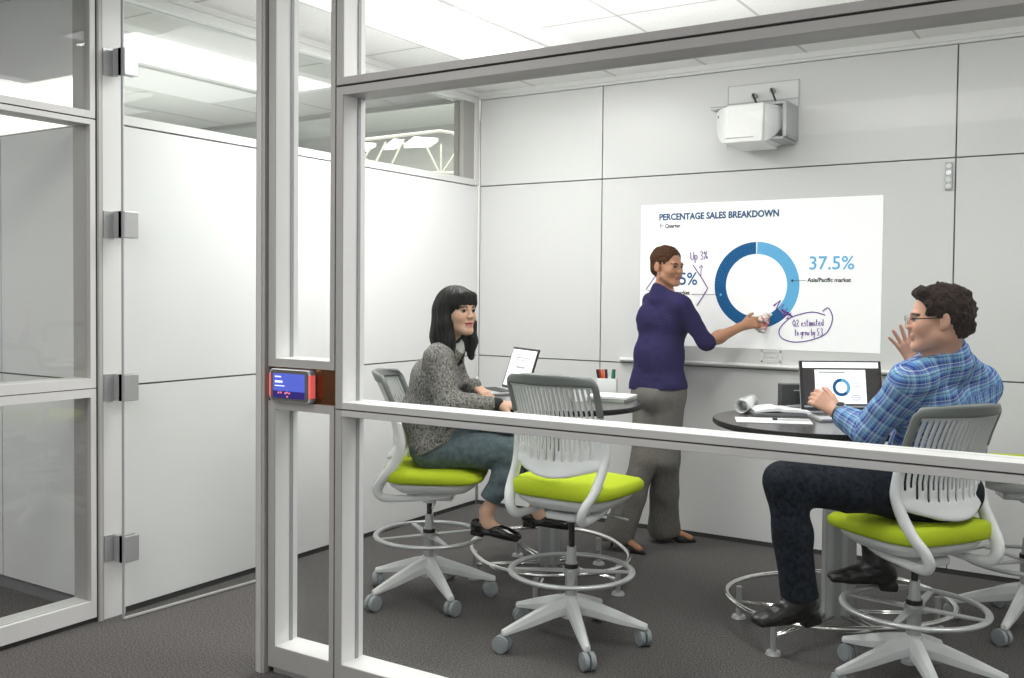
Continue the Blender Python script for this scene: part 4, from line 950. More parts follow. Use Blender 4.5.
def frame(fwd, up=(0, 0, 1), tilt=0.0):
    """rows: right(x), forward(y), up(z) of a head-like frame"""
    f = unit(fwd); r = unit(np.cross(f, up)); u = np.cross(r, f)
    r2 = r*math.cos(tilt)+u*math.sin(tilt); u2 = np.cross(r2, f); return np.array([r2, f, u2])
class Head:
    def __init__(s, o, M, sc_=1.0, neck=(0, 0, 0), neckr=0.05, male=False): s.o = np.array(o, float); s.M = M; s.s = sc_; s.nb = np.array(neck, float); s.nr = neckr; s.male = male
    def W(s, p): return s.o+(np.array(p, float)*s.s)@s.M
    def L(s, P): return ((P-s.o)@s.M.T)/s.s
    def skin(s, F, open_mouth=False):
        W, S = s.W, s.s; M = s.M
        def e(c, r, k=0.02, op='u'): F.ell(W(c), np.array(r)*S, M, k*S, op)
        e((0, -0.015, 0.038), (0.074, 0.094, 0.078)); e((0, 0.030, -0.025), (0.062, 0.060, 0.080), 0.03)
        jr = 0.030 if s.male else 0.024
        for x in (-1, 1):
            F.rc(W((x*0.050, 0.005, -0.055)), W((x*0.016, 0.068, -0.092)), jr*0.85*S, 0.020*S, 0.02*S)
            e((x*0.038, 0.056, -0.024), (0.022, 0.022, 0.022), 0.028)
        e((0, 0.072, -0.094), (0.022, 0.018, 0.016), 0.015)
        F.rc(W((-0.036, 0.079, 0.020)), W((0.036, 0.079, 0.020)), 0.011*S, k=0.014*S)
        for x in (-1, 1): e((x*0.031, 0.097, 0.002), (0.019, 0.017, 0.012), 0.010, 's')
        F.rc(W((0, 0.084, 0.014)), W((0, 0.102, -0.022)), 0.006*S, 0.009*S, 0.012*S)
        for x in (-1, 1): e((x*0.012, 0.098, -0.026), (0.008, 0.010, 0.008), 0.006)
        if open_mouth:
            F.rc(W((-0.018, 0.088, -0.052)), W((0.018, 0.088, -0.052)), 0.0065*S, k=0.006*S); F.rc(W((-0.015, 0.085, -0.070)), W((0.015, 0.085, -0.070)), 0.0075*S, k=0.006*S)
            e((0, 0.098, -0.061), (0.014, 0.010, 0.0045), 0.004, 's')
        else:
            F.rc(W((-0.019, 0.086, -0.054)), W((0.019, 0.086, -0.054)), 0.0070*S, k=0.006*S); F.rc(W((-0.016, 0.085, -0.065)), W((0.016, 0.085, -0.065)), 0.0080*S, k=0.006*S)
        for x in (-1, 1):
            F.ell(W((x*0.0815, -0.014, -0.002)), np.array((0.0085, 0.018, 0.031))*S, np.array([unit(M[0]*1.0+M[1]*x*0.35), unit(M[1]-M[0]*x*0.35), M[2]]), 0.004*S); e((x*0.0915, -0.009, 0.002), (0.006, 0.010, 0.019), 0.004, 's'); e((x*0.075, -0.006, -0.026), (0.006, 0.008, 0.009), 0.005)
        F.rc(W((0, -0.020, -0.050)), s.nb, s.nr*S, s.nr*1.08, 0.03*S)
    def colour(s, V, base, lip, brow):
        L = s.L(V); c = np.tile(np.array(base), (len(V), 1))
        m = (np.abs(L[:, 0]) < 0.022) & (L[:, 1] > 0.078) & (np.abs(L[:, 2]+0.0605) < 0.0125-0.20*np.abs(L[:, 0])); c[m] = lip
        zb = 0.0245-6*(np.abs(np.abs(L[:, 0])-0.030))**2*2
        m = (np.abs(np.abs(L[:, 0])-0.031) < 0.019) & (L[:, 1] > 0.06) & (np.abs(L[:, 2]-zb) < 0.0042); c[m] = brow
        m = (np.abs(L[:, 0]) < 0.06) & (L[:, 1] > 0.03) & (L[:, 2] < -0.005) & (L[:, 2] > -0.045) & (np.abs(L[:, 0]) > 0.02); c[m] = c[m]*np.array([1.04, 0.96, 0.95])
        return c
    def eyes(s, parent):
        for x in (-1, 1):
            bm = bmesh.new(); bmesh.ops.create_uvsphere(bm, u_segments=20, v_segments=12, radius=0.0125*s.s)
            bm.transform(Matrix(((s.M[0][0], s.M[1][0], s.M[2][0], 0), (s.M[0][1], s.M[1][1], s.M[2][1], 0), (s.M[0][2], s.M[1][2], s.M[2][2], 0), (0, 0, 0, 1))))
            c = s.W((x*0.031, 0.0735, 0.004)); bmesh.ops.translate(bm, verts=bm.verts, vec=c)
            eo = obj('eye', bm, m_eyew, parent, smooth=True)
            bm = bmesh.new(); a = s.W((x*0.031, 0.0735+0.0100, 0.004)); b = s.W((x*0.031, 0.0735+0.0133, 0.0035)); cyl(bm, a, b, 0.0076*s.s, 0.0062*s.s, n=16); obj('iris', bm, m_iris, eo)
            # upper eyelid
            bm = bmesh.new(); pts = [s.W((x*(0.031+0.0135*t), 0.0735+0.0122*math.sqrt(max(0, 1-(t*0.9)**2)), 0.0095-0.004*t*t)) for t in np.linspace(-1, 1, 9)]
            sweep(bm, pts, 0.0018*s.s, n=6); obj('eyelash', bm, m_iris, eo, smooth=True)
m_eyew = mat('eye_white', (0.45, 0.42, 0.40), 0.35); m_iris = mat('iris_dark', (0.012, 0.007, 0.005), 0.5, spec=0.2)
def hand(F, w, d, back, side, curls=(0.3, 0.35, 0.4, 0.45), spread=0.12, thumb=(0.9, 0.3), S=1.0, nails=None):
    """w wrist, d towards the fingers, back = normal of the back of the hand, side=+1 thumb on cross(d,back) side"""
    d = unit(d); b = unit(np.asarray(back)-np.dot(back, d)*d); x = np.cross(d, b)*side; w = np.array(w, float)
    P = lambda X, Y, Z: w+(x*X+d*Y+b*Z)*S
    F.rc(P(0, -0.03, 0), P(0, 0.012, 0), 0.023*S, 0.024*S, 0.015, flat=(b, 0.75))
    for X0, X1, r in ((0.020, 0.027, 0.0145), (0.007, 0.009, 0.0150), (-0.007, -0.009, 0.0145), (-0.019, -0.026, 0.0130)): F.rc(P(X0*0.75, 0.015, 0), P(X1, 0.080, 0), r*S, (r-0.003)*S, 0.010)
    F.rc(P(0.020, 0.020, -0.006), P(0.030, 0.045, -0.010), 0.016*S, 0.012*S, 0.012)
    for i, (X0, L, r) in enumerate(((0.027, 0.074, 0.0092), (0.009, 0.082, 0.0095), (-0.009, 0.076, 0.0090), (-0.026, 0.060, 0.0080))):
        a = 0.0; p = P(X0, 0.080, 0); sp_ = spread*(1.5-i)/1.5; c = curls[i]
        for j, fr in enumerate((0.45, 0.31, 0.24)):
            a += c*(0.9 if j == 0 else 1.15); dd = unit(d*math.cos(a)-b*math.sin(a)+x*sp_*math.cos(a)); q = p+dd*L*fr*S
            r0, r1 = r*(1-0.08*j), r*(0.92-0.09*j); F.rc(p, q, r0*S, r1*S, 0.003 if j else 0.006); p = q
    a0 = thumb[0]; p = P(0.026, 0.022, -0.008); dd = unit(x*math.sin(a0)+d*math.cos(a0)-b*0.35)
    for j, (L, r) in enumerate(((0.040, 0.0125), (0.032, 0.0108), (0.026, 0.0095))):
        q = p+dd*L*S; F.rc(p, q, r*S, r*0.9*S, 0.008 if j == 0 else 0.004); p = q; dd = unit(dd*math.cos(thumb[1])+(d*0.8-b*0.5-x*0.2)*math.sin(thumb[1]))
def torso(F, J, r, k=0.05):
    """J: hipL hipR waistL waistR chestL chestR shL shR neck ; r dict"""
    for s in 'LR':
        F.rc(J['hip'+s], J['waist'+s], r['hip'], r['waist'], k); F.rc(J['waist'+s], J['chest'+s], r['waist'], r['chest'], k); F.rc(J['chest'+s], J['sh'+s]*0.75+J['neck']*0.25-UP*0.02, r['chest'], r['sh']*1.05, k)
        F.rc(J['neck'], J['sh'+s], r['neck'], r['sh'], k*0.7)
    F.rc(J['hipL'], J['hipR'], r['hip'], r['hip'], k); F.rc(J['waistL'], J['waistR'], r['waist'], k=k); F.rc(J['chestL'], J['chestR'], r['chest'], k=k)
def limb(F, a, b, c, ra, rb, rb2, rc_, k=0.03, bulge=0.0):
    a, b, c = map(np.array, (a, b, c)); m1 = a*0.6+b*0.4
    F.rc(a, m1, ra, ra*0.5+rb*0.5+bulge, k); F.rc(m1, b, ra*0.5+rb*0.5+bulge, rb, k); m2 = b*0.65+c*0.35; F.rc(b, m2, rb, rb2, k*0.7); F.rc(m2, c, rb2, rc_, k)
def shoe(F, heel, d, up, L=0.25, Wd=0.042, Hh=0.055, toe=0.8, S=1.0, boot=False):
    d = unit(d); u = unit(np.asarray(up)-np.dot(up, d)*d); x = np.cross(d, u); M = np.array([x, d, u]); P = lambda a, b, c: np.array(heel)+x*a+d*b+u*c
    F.ell(P(0, 0.035, 0.030), (Wd*0.80, 0.042, 0.040), M, 0.02); F.ell(P(0, L*0.52, 0.028), (Wd*0.92, L*0.30, 0.030), M, 0.03); F.ell(P(0, L*0.76, 0.020), (Wd, L*0.25, 0.023), M, 0.02)
    F.box(P(0, L*0.60, 0.008), (Wd*0.85, L*0.36, 0.010), 0.008, M, 0.012); F.box(P(0, 0.035, 0.0), (Wd*0.72, 0.032, 0.016), 0.005, M, 0.004)
def skin_mat(name): return attr_mat(name, 0.48, 0.35, 0.12)
LX, FX = 0, 0

# ------------------------------------------------------------------ woman seated at the left table
pa = thing('person', 'seated person with long black hair wearing a grey knitted jumper and cropped jeans', 'person', (0.995, -1.83, 0))
bpy.context.view_layer.update()
J = {}
fw = unit(RG*0.95+AW*0.05); lt = unit(np.cross(UP, fw))          # lt = her left (away from the camera)
pel = at(436, 447, 4.62); wai = at(431, 414, 4.62); che = at(437, 378, 4.62)
for s, sg in (('L', 1), ('R', -1)):
    J['hip'+s] = pel+lt*0.078*sg; J['waist'+s] = wai+lt*0.052*sg; J['chest'+s] = che+lt*0.062*sg
J['neck'] = at(448, 346, 4.61); J['shR'] = at(438, 360, 4.475); J['shL'] = at(449, 356, 4.76)
knR, knL = at(519, 452, 4.44), at(531, 447, 4.66); anR, anL = at(486, 512, 4.46), at(536, 504, 4.70)
elR, wrR = at(449, 404, 4.40), at(498, 404, 4.46); elL, wrL = at(462, 395, 4.84), at(474, 386, 4.66)
hA = Head(at(457.5, 312, 4.57), frame(RG*0.70-AW*0.71+UP*0.03), 0.95, J['neck'], 0.046)
F = Field(); torso(F, J, dict(hip=0.070, waist=0.070, chest=0.072, sh=0.035, neck=0.045)); hA.skin(F, True)
limb(F, J['hipR'], knR, anR, 0.066, 0.048, 0.044, 0.026); limb(F, J['hipL'], knL, anL, 0.066, 0.048, 0.044, 0.026)
limb(F, J['shR'], elR, wrR, 0.034, 0.028, 0.029, 0.021); limb(F, J['shL'], elL, wrL, 0.034, 0.028, 0.029, 0.021)
for an, dd in ((anR, RG*1.0-AW*0.15-UP*0.18), (anL, RG*1.0+AW*0.0-UP*0.12)):
    F.rc(an, an+unit(dd)*0.01-UP*0.055, 0.026, 0.026, 0.03); F.rc(an-UP*0.050, an+unit(dd)*0.11-UP*0.078, 0.026, 0.016, 0.03)
hand(F, wrR, RG*0.97+AW*0.2-UP*0.10, UP*0.9-AW*0.3, 1, (0.25, 0.3, 0.32, 0.35), 0.08, (0.7, 0.2), 0.92)
hand(F, wrL, RG*0.75-AW*0.55-UP*0.45, UP*0.65+RG*0.4-AW*0.4, -1, (0.20, 0.25, 0.3, 0.35), 0.14, (0.8, 0.2), 0.92)
build('body', F, 0.0032, skin_mat('skin_light'), pa, lambda V: hA.colour(V, (0.68, 0.42, 0.30), (0.56, 0.16, 0.14), (0.06, 0.04, 0.03)))
hA.eyes(pa)
# hair
F = Field(); W = hA.W; S = hA.s; Mh = hA.M
F.ell(W((0, -0.018, 0.042)), np.array((0.089, 0.110, 0.091))*S, Mh, 0.02)
for x in (-1, 1): F.chain([W((x*0.066, -0.02, 0.03)), W((x*0.074, -0.005, -0.06)), W((x*0.070, 0.012, -0.150)), W((x*0.060, 0.030, -0.225))], [0.036, 0.036, 0.033, 0.014], 0.02)
F.chain([W((0, -0.065, 0.02)), W((0, -0.075, -0.08)), W((0, -0.070, -0.16)), W((0, -0.075, -0.245))], [0.062, 0.064, 0.060, 0.035], 0.03)
for x in (-1, 1): F.chain([W((x*0.045, -0.055, 0.0)), W((x*0.052, -0.060, -0.12)), W((x*0.050, -0.062, -0.240))], [0.05, 0.050, 0.028], 0.03)
F.box(W((0, 0.055, 0.060)), np.array((0.066, 0.030, 0.038))*S, 0.02, Mh, 0.02)
F.p.append((lambda P: (lambda q: np.sqrt((np.maximum(np.abs(q-np.array([0, 0.100, -0.090]))-np.array([0.040, 0.075, 0.110]), 0)**2).sum(1))+np.minimum((np.abs(q-np.array([0, 0.100, -0.090]))-np.array([0.040, 0.075, 0.110])).max(1), 0)-0.012)(hA.L(P)), W((0, 0.1, -0.09))-0.25, W((0, 0.1, -0.09))+0.25, 0.006, 's'))
def strands(hd, amp=0.0022):
    def f(P):
        q = hd.L(P); a = np.arctan2(q[:, 0], -q[:, 1]); return amp*np.sin(a*38+3*noise(q*14))+amp*0.8*np.sin(a*17+q[:, 2]*9)
    return f
F.disp = strands(hA)
m_hairb = noise_mat('black_hair', (0.004, 0.0035, 0.0035), (0.014, 0.011, 0.010), 45, 0.42, 4, 0.25, 0.18, vec_scale=(3, 3, 0.4), bdist=0.004)
build('hair', F, 0.0042, m_hairb, pa)
# jumper
m_knit = noise_mat('marled_knit', (0.030, 0.028, 0.026), (0.50, 0.485, 0.455), 120, 0.95, 10, 0.7, 0.1, 0.36, 0.70, vec_scale=(1.0, 1.0, 0.75), bdist=0.006)
F = Field(); torso(F, J, dict(hip=0.098, waist=0.098, chest=0.094, sh=0.058, neck=0.050))
F.rc(J['hipR']+UP*0.02, J['hipL']+UP*0.02, 0.105, k=0.04)
F.rc(J['shR'], elR, 0.066, 0.058, 0.04); F.rc(elR, wrR-unit(wrR-elR)*0.015, 0.056, 0.036, 0.03)
F.rc(J['shL'], elL, 0.062, 0.054, 0.04); F.rc(elL, wrL, 0.052, 0.036, 0.03)
F.chain([che+lt*0.0-fw*0.03, wai-fw*0.045, pel-fw*0.03], [0.085, 0.09, 0.09], 0.04)
F.rc(J['neck']+UP*0.012, J['neck']-UP*0.02, 0.062, 0.075, 0.03)
hip0 = pel
F.clipfn(lambda P: np.where(np.linalg.norm(np.cross(P-elR, unit(wrR-elR)), axis=1) < 0.075, -1.0, (P-(pel-fw*0.10-UP*0.030))@unit(-UP+fw*0.50)))                  # diagonal hem, lower at the back
F.clip(wrR-unit(wrR-elR)*0.022, unit(wrR-elR)); F.clip(J['neck']+UP*0.022, unit(UP+fw*0.25))
def wr(P): return 0.0055*noise(P*np.array([16, 16, 9]))+0.003*noise(P*34+5)
F.disp = wr
def knitclip(P):
    return np.full(len(P), -1.0)
build('jumper', F, 0.0048, m_knit, pa)
m_blackc = mat('black_cotton', (0.012, 0.012, 0.012), 0.85)
F = Field(); F.rc(wrR-unit(wrR-elR)*0.045, wrR-unit(wrR-elR)*0.0, 0.034, 0.029, 0.01); build('cuff', F, 0.004, m_blackc, pa)
F = Field(); F.rc(wrL-unit(wrL-elL)*0.02, wrL+unit(wrL-elL)*0.004, 0.034, 0.030, 0.01); build('cuff', F, 0.004, m_blackc, pa)
F = Field(); F.rc(J['neck']+UP*0.045, J['neck']+UP*0.0+fw*0.02, 0.054, 0.064, 0.01); F.ell(J['neck']+UP*0.06+hA.M[1]*0.05, (0.03, 0.03, 0.055), k=0.005, op='s'); F.clip(J['neck']+UP*0.045, unit(UP+fw*0.1))
build('shirt_collar', F, 0.004, m_paper, pa)
F = Field(); F.rc(pel+lt*0.07-UP*0.0, pel-lt*0.07, 0.106, k=0.03); F.clip(pel-fw*0.10-UP*0.048, -UP+fw*0.50); F.rc(pel+UP*0.02, wai, 0.100, 0.088, 0.03); build('undershirt', F, 0.005, m_blackc, pa)
# jeans
m_jeansb = noise_mat('faded_jeans', (0.085, 0.115, 0.130), (0.13, 0.165, 0.18), 40, 0.9, 6, 0.3, 0.15, vec_scale=(1, 1, 1), bdist=0.003)
F = Field(); F.rc(J['hipL']-UP*0.0-fw*0.01, J['hipR']-fw*0.01, 0.100, k=0.04)
for hp_, kn, an in ((J['hipR'], knR, anR), (J['hipL'], knL, anL)):
    F.rc(hp_-fw*0.02, hp_*0.4+kn*0.6, 0.092, 0.076, 0.03); F.rc(hp_*0.4+kn*0.6, kn, 0.076, 0.064, 0.03); m2 = kn*0.6+an*0.4; F.rc(kn, m2, 0.064, 0.058, 0.03); F.rc(m2, an+UP*0.035, 0.058, 0.047, 0.03)
    F.clip(an+unit(kn-an)*0.050, None) if False else None
F.disp = lambda P: 0.004*noise(P*np.array([18, 18, 26]))
def cuffclip(P):
    m = np.full(len(P), -1.0)
    for kn, an in ((knR, anR), (knL, anL)):
        ax = unit(an-kn); q = P-(an-ax*0.058); near = np.linalg.norm(P-an, axis=1) < 0.14
        m = np.where(near, np.maximum(m, q@ax), m)
    return m
F.clipfn(cuffclip); build('jeans', F, 0.0048, m_jeansb, pa)
m_patent = mat('patent_black', (0.008, 0.006, 0.006), 0.10, spec=0.6)
for an, dd in ((anR, RG*1.0-AW*0.15-UP*0.18), (anL, RG*1.0+AW*0.0-UP*0.12)):
    d_ = unit(dd); F = Field(); u_ = unit(UP-np.dot(UP, d_)*d_); hl = an-d_*0.055-u_*0.098
    shoe(F, hl, d_, UP, 0.235, 0.036); F.ell(an-u_*0.040+d_*0.015, (0.024, 0.062, 0.034), np.array([np.cross(d_, u_), d_, u_]), 0.008, 's')
    so = build('loafer', F, 0.0036, m_patent, pa)

# ------------------------------------------------------------------ woman standing at the slide
pb = thing('person', 'standing person in a purple cardigan and grey trousers wiping the projected slide', 'person', (1.45, -0.30, 0))
bpy.context.view_layer.update()
J = {}
fw = unit(RG*0.72+AW*0.69); rt = unit(np.cross(fw, UP)); lt = -rt
pel = at(658, 389, 5.60); wai = at(659, 354, 5.60); che = at(664, 318, 5.60)
for s, sg in (('L', -1), ('R', 1)):
    J['hip'+s] = pel+rt*0.082*sg; J['waist'+s] = wai+rt*0.055*sg; J['chest'+s] = che+rt*0.070*sg
J['neck'] = at(663, 293, 5.60); J['shR'] = at(682, 306, 5.45); J['shL'] = at(652, 303, 5.74)
elR = at(706, 343, 5.44); wrR = at(743, 326, 5.53)
elL = at(655, 345, 5.82); wrL = at(652, 362, 5.84)
knR, knL = at(666, 460, 5.56), at(645, 460, 5.58); anR, anL = at(664, 524, 5.72), at(618, 531, 5.55)
hB = Head(at(667.5, 267, 5.56), frame(RG*0.66-AW*0.75-UP*0.07), 0.94, J['neck'], 0.048)
F = Field(); torso(F, J, dict(hip=0.075, waist=0.072, chest=0.078, sh=0.038, neck=0.050)); hB.skin(F)
limb(F, J['hipR'], knR, anR, 0.062, 0.048, 0.046, 0.030); limb(F, J['hipL'], knL, anL, 0.062, 0.048, 0.046, 0.030)
limb(F, J['shR'], elR, wrR, 0.038, 0.031, 0.034, 0.022); limb(F, J['shL'], elL, wrL, 0.036, 0.030, 0.030, 0.021)
hand(F, wrR, RG*0.93+UP*0.25+AW*0.10, UP*0.35-AW*0.93, -1, (0.45, 0.5, 0.55, 0.6), 0.05, (0.7, 0.35), 0.95)
hand(F, wrL, RG*0.5-UP*0.8, AW, 1, (0.3, 0.3, 0.3, 0.3), 0.05, (0.5, 0.3), 0.9)
fdR, fdL = unit(RG*1.0-AW*0.05), unit(RG*0.75-AW*0.70)
for an, dd in ((anR, fdR), (anL, fdL)):
    F.rc(an, an+dd*0.03-UP*0.04, 0.028, 0.028, 0.03); F.rc(an+dd*0.02-UP*0.03, np.array([*(an+dd*0.15)[:2], 0.028]), 0.026, 0.018, 0.03)
build('body', F, 0.0032, skin_mat('skin_brown'), pb, lambda V: hB.colour(V, (0.47, 0.235, 0.135), (0.34, 0.10, 0.08), (0.05, 0.025, 0.015)))
hB.eyes(pb)
F = Field(); W = hB.W; S = hB.s
F.ell(W((0, -0.020, 0.046)), np.array((0.082, 0.100, 0.084))*S, hB.M, 0.02); F.ell(W((0, -0.060, -0.010)), np.array((0.064, 0.050, 0.060))*S, hB.M, 0.02)
def hl(P):
    q = hB.L(P); front = q[:, 1]-0.066-0.10*np.maximum(0, q[:, 2]-0.09)*0+0.35*np.maximum(0, 0.075-q[:, 2]); side = (-q[:, 2]+0.012)+0.0*q[:, 1]
    return np.maximum(front, np.where(q[:, 1] > -0.035, side-0.25*np.maximum(0, -q[:, 1]), -1))+0.006*noise(q*60)
F.clipfn(hl); F.disp = lambda P: 0.0048*noise(hB.L(P)*70)+0.003*noise(hB.L(P)*140)
m_hairs = noise_mat('short_brown_hair', (0.020, 0.009, 0.004), (0.12, 0.048, 0.018), 120, 0.8, 5, 0.8, 0.1, 0.35, 0.68, bdist=0.006)
build('hair', F, 0.0032, m_hairs, pb, it=0)
F = Field(); F.ell(W((0.0815, 0.002, -0.036)), (0.004,)*3, k=0.01); build('earring', F, 0.0016, m_lapsil, pb)
# cardigan
m_purple = noise_mat('purple_knit', (0.017, 0.013, 0.062), (0.030, 0.023, 0.100), 160, 0.85, 4, 0.3, 0.15, bdist=0.002)
F = Field(); torso(F, J, dict(hip=0.088, waist=0.082, chest=0.086, sh=0.052, neck=0.060))
F.rc(wai+rt*0.05-UP*0.02, pel+rt*0.075, 0.084, 0.092, 0.04); F.rc(wai-rt*0.05-UP*0.02, pel-rt*0.08, 0.084, 0.094, 0.04); F.ell(che+fw*0.06-UP*0.02+rt*0.05, (0.055, 0.055, 0.055), k=0.04)
F.rc(J['neck']+UP*0.02, J['neck']-UP*0.03, 0.060, 0.085, 0.03)
F.rc(J['shR'], elR, 0.056, 0.044, 0.04); F.rc(elR-unit(elR-J['shR'])*0.02, elR+unit(wrR-elR)*0.012, 0.044, 0.042, 0.02)
F.rc(J['shL'], elL, 0.054, 0.048, 0.03); F.rc(elL, elL*0.4+wrL*0.6, 0.047, 0.042, 0.02)
F.clip(pel+UP*0.004, -UP+RG*0.06, 0.004); F.clip(J['neck']+UP*0.022-fw*0.02, unit(UP*1.0+fw*0.75+RG*0.45))
F.disp = lambda P: 0.0040*noise(P*np.array([13, 13, 20]))+0.002*noise(P*36)
build('cardigan', F, 0.0046, m_purple, pb)
m_greyt = noise_mat('grey_suiting', (0.135, 0.127, 0.113), (0.195, 0.183, 0.165), 130, 0.85, 4, 0.2, 0.2, bdist=0.002)
F = Field(); F.rc(J['hipR']-UP*0.02, J['hipL']-UP*0.02, 0.088, k=0.04); F.rc(pel-fw*0.03+rt*0.04-UP*0.04, pel-fw*0.03-rt*0.04-UP*0.04, 0.094, k=0.04)
for hp_, kn, an in ((J['hipR'], knR, anR), (J['hipL'], knL, anL)):
    F.rc(hp_, kn, 0.086, 0.076, 0.03); mid = kn*0.5+an*0.5; F.rc(kn, mid, 0.076, 0.079, 0.03); F.rc(mid, an-UP*0.02, 0.078, 0.094, 0.03)
F.clipfn(lambda P: 0.040+0.02*np.sin(P[:, 0]*20)-P[:, 2]); F.clip(pel+UP*0.012, UP)
F.disp = lambda P: 0.007*noise(P*np.array([15, 15, 4.5]))+0.003*noise(P*np.array([30, 30, 12]))
build('trousers', F, 0.0050, m_greyt, pb)
m_blacks = mat('black_suede', (0.012, 0.010, 0.011), 0.55)
for an, dd in ((anR, fdR), (anL, fdL)):
    F = Field(); x_ = np.cross(dd, UP); base = np.array([*(an-dd*0.045)[:2], 0.0])
    F.chain([base+dd*0.005+UP*0.085, base+dd*0.09+UP*0.048, base+dd*0.15+UP*0.018, base+dd*0.225+UP*0.010], [0.026, 0.025, 0.027, 0.010], 0.015); F.rc(base+dd*0.004+UP*0.075, base+dd*0.002+UP*0.005, 0.014, 0.005, 0.01)
    F.ell(an+dd*0.025-UP*0.002, (0.034, 0.034, 0.055), k=0.006, op='s'); F.clipfn(lambda P: -P[:, 2]+0.001)
    build('high_heel_shoe', F, 0.0035, m_blacks, pb)
# cloth in the hand
F = Field(); hp0 = wrR+unit(RG*0.93+UP*0.25+AW*0.10)*0.085
F.ell(hp0+AW*0.030+RG*0.02+UP*0.01, (0.055, 0.022, 0.030), k=0.02); F.ell(hp0+RG*0.045+UP*0.020+AW*0.01, (0.022, 0.022, 0.030), k=0.02); F.ell(hp0-UP*0.035+RG*0.030+AW*0.02, (0.032, 0.020, 0.028), k=0.02); F.rc(hp0+RG*0.03+UP*0.02, hp0+RG*0.075+UP*0.045, 0.014, 0.006, 0.02)
F.disp = lambda P: 0.009*noise(P*45)+0.004*noise(P*90)
cl = build('wiping_cloth', F, 0.0035, noise_mat('cloth_print', (0.82, 0.80, 0.76), (0.55, 0.20, 0.17), 16, 0.9, 3, 0.2, 0.1, 0.52, 0.60), None); tag(cl, 'crumpled white and pink cloth in the hand of the standing person', 'cloth')

# ------------------------------------------------------------------ man seated at the right table
pc = thing('person', 'seated person with short dark curly hair, glasses and a blue checked shirt', 'person', (3.125, -1.68, 0))
bpy.context.view_layer.update()
J = {}
tf = unit(-RG*0.52+AW*0.85); lt = unit(np.cross(UP, tf))          # lt: his left = towards image left and camera
pel = at(932, 490, 3.65); wai = at(937, 450, 3.66); che = at(945, 405, 3.60)
hl_ = unit(-RG*0.62-AW*0.78)
for s, sg in (('L', 1), ('R', -1)):
    J['hip'+s] = pel+hl_*0.092*sg; J['waist'+s] = wai+lt*0.085*sg; J['chest'+s] = che+lt*0.088*sg
J['neck'] = at(944, 358, 3.52); J['shL'] = at(909, 383, 3.47); J['shR'] = at(980, 385, 3.66)
elL = at(869, 432, 3.57); wrL = at(836, 411, 3.74)
elR = at(945, 425, 3.88); wrR = at(913, 361, 3.92)
knL = at(786, 482, 3.46); anL = at(799, 586, 3.46); knR = at(862, 475, 3.93); anR = at(877, 553, 3.86)
hC = Head(at(938, 320, 3.47), frame(-RG*0.955+AW*0.30-UP*0.03), 1.0, J['neck'], 0.058, True)
F = Field(); torso(F, J, dict(hip=0.085, waist=0.090, chest=0.092, sh=0.045, neck=0.06)); hC.skin(F)
limb(F, J['hipR'], knR, anR, 0.075, 0.055, 0.052, 0.036); limb(F, J['hipL'], knL, anL, 0.075, 0.055, 0.052, 0.036)
limb(F, J['shR'], elR, wrR, 0.044, 0.038, 0.038, 0.026); limb(F, J['shL'], elL, wrL, 0.044, 0.038, 0.040, 0.028)
hand(F, wrL, -RG*0.62+UP*0.48+AW*0.55, -AW*0.80+UP*0.35-RG*0.3, 1, (0.50, 0.52, 0.55, 0.6), 0.05, (0.5, 0.4), 1.0)
hand(F, wrR, -RG*0.45+UP*0.86, AW*0.9+RG*0.25, -1, (0.10, 0.05, 0.06, 0.12), 0.34, (0.6, 0.3), 0.95)
for an, dd in ((anL, -RG), (anR, -RG)): F.rc(an, an+dd*0.01-UP*0.075, 0.030, 0.020, 0.03); F.rc(an-UP*0.078, an+dd*0.08-UP*0.098, 0.018, 0.010, 0.02)
build('body', F, 0.0032, skin_mat('skin_rosy'), pc, lambda V: hC.colour(V, (0.62, 0.345, 0.245), (0.48, 0.17, 0.13), (0.05, 0.03, 0.02)))
hC.eyes(pc)
F = Field(); W = hC.W; S = 1.0
F.ell(W((0, -0.018, 0.046)), (0.085, 0.103, 0.086), hC.M, 0.02); F.ell(W((0, -0.070, -0.005)), (0.070, 0.050, 0.070), hC.M, 0.03); F.ell(W((0, 0.045, 0.090)), (0.058, 0.040, 0.026), hC.M, 0.02)
for x in (-1, 1): F.ell(W((x*0.062, -0.005, 0.03)), (0.022, 0.045, 0.04), hC.M, 0.02)
def hl2(P):
    q = hC.L(P); front = q[:, 1]-(0.050+0.9*np.maximum(0, q[:, 2]-0.055)+0.0*q[:, 2])
    side = np.where(q[:, 1] > -0.030, 0.012-q[:, 2], -0.064-q[:, 2]); return np.maximum(np.where(q[:, 2] < 0.12, front, -1), side)+0.007*noise(q*48)
F.clipfn(hl2); F.disp = lambda P: 0.0085*noise(hC.L(P)*50)+0.005*noise(hC.L(P)*105)
m_hairc = noise_mat('dark_curly_hair', (0.007, 0.004, 0.003), (0.055, 0.026, 0.014), 110, 0.6, 5, 0.9, 0.15, 0.38, 0.70, bdist=0.008)
build('hair', F, 0.0032, m_hairc, pc, it=0)
gl = obj('glasses', sweep(bmesh.new(), [W((-0.062, 0.098, 0.006)), W((-0.080, 0.05, 0.008)), W((-0.084, -0.012, 0.010))], 0.0022, n=6), m_iris, pc)
bm = bmesh.new(); sweep(bm, [W((0.062, 0.098, 0.006)), W((0.080, 0.05, 0.008)), W((0.084, -0.012, 0.010))], 0.0022, n=6)
for x in (-1, 1): sweep(bm, [W((x*0.034+0.026*math.cos(a), 0.107-0.10*abs(x*0.034+0.026*math.cos(a))**1.6, 0.002+0.017*math.sin(a))) for a in np.linspace(0, 2*PI, 20, endpoint=False)], 0.0013, closed=True, n=5)
sweep(bm, [W((-0.009, 0.108, 0.006)), W((0.009, 0.108, 0.006))], 0.0016, n=6); obj('glasses_frame', bm, m_silverd, gl)
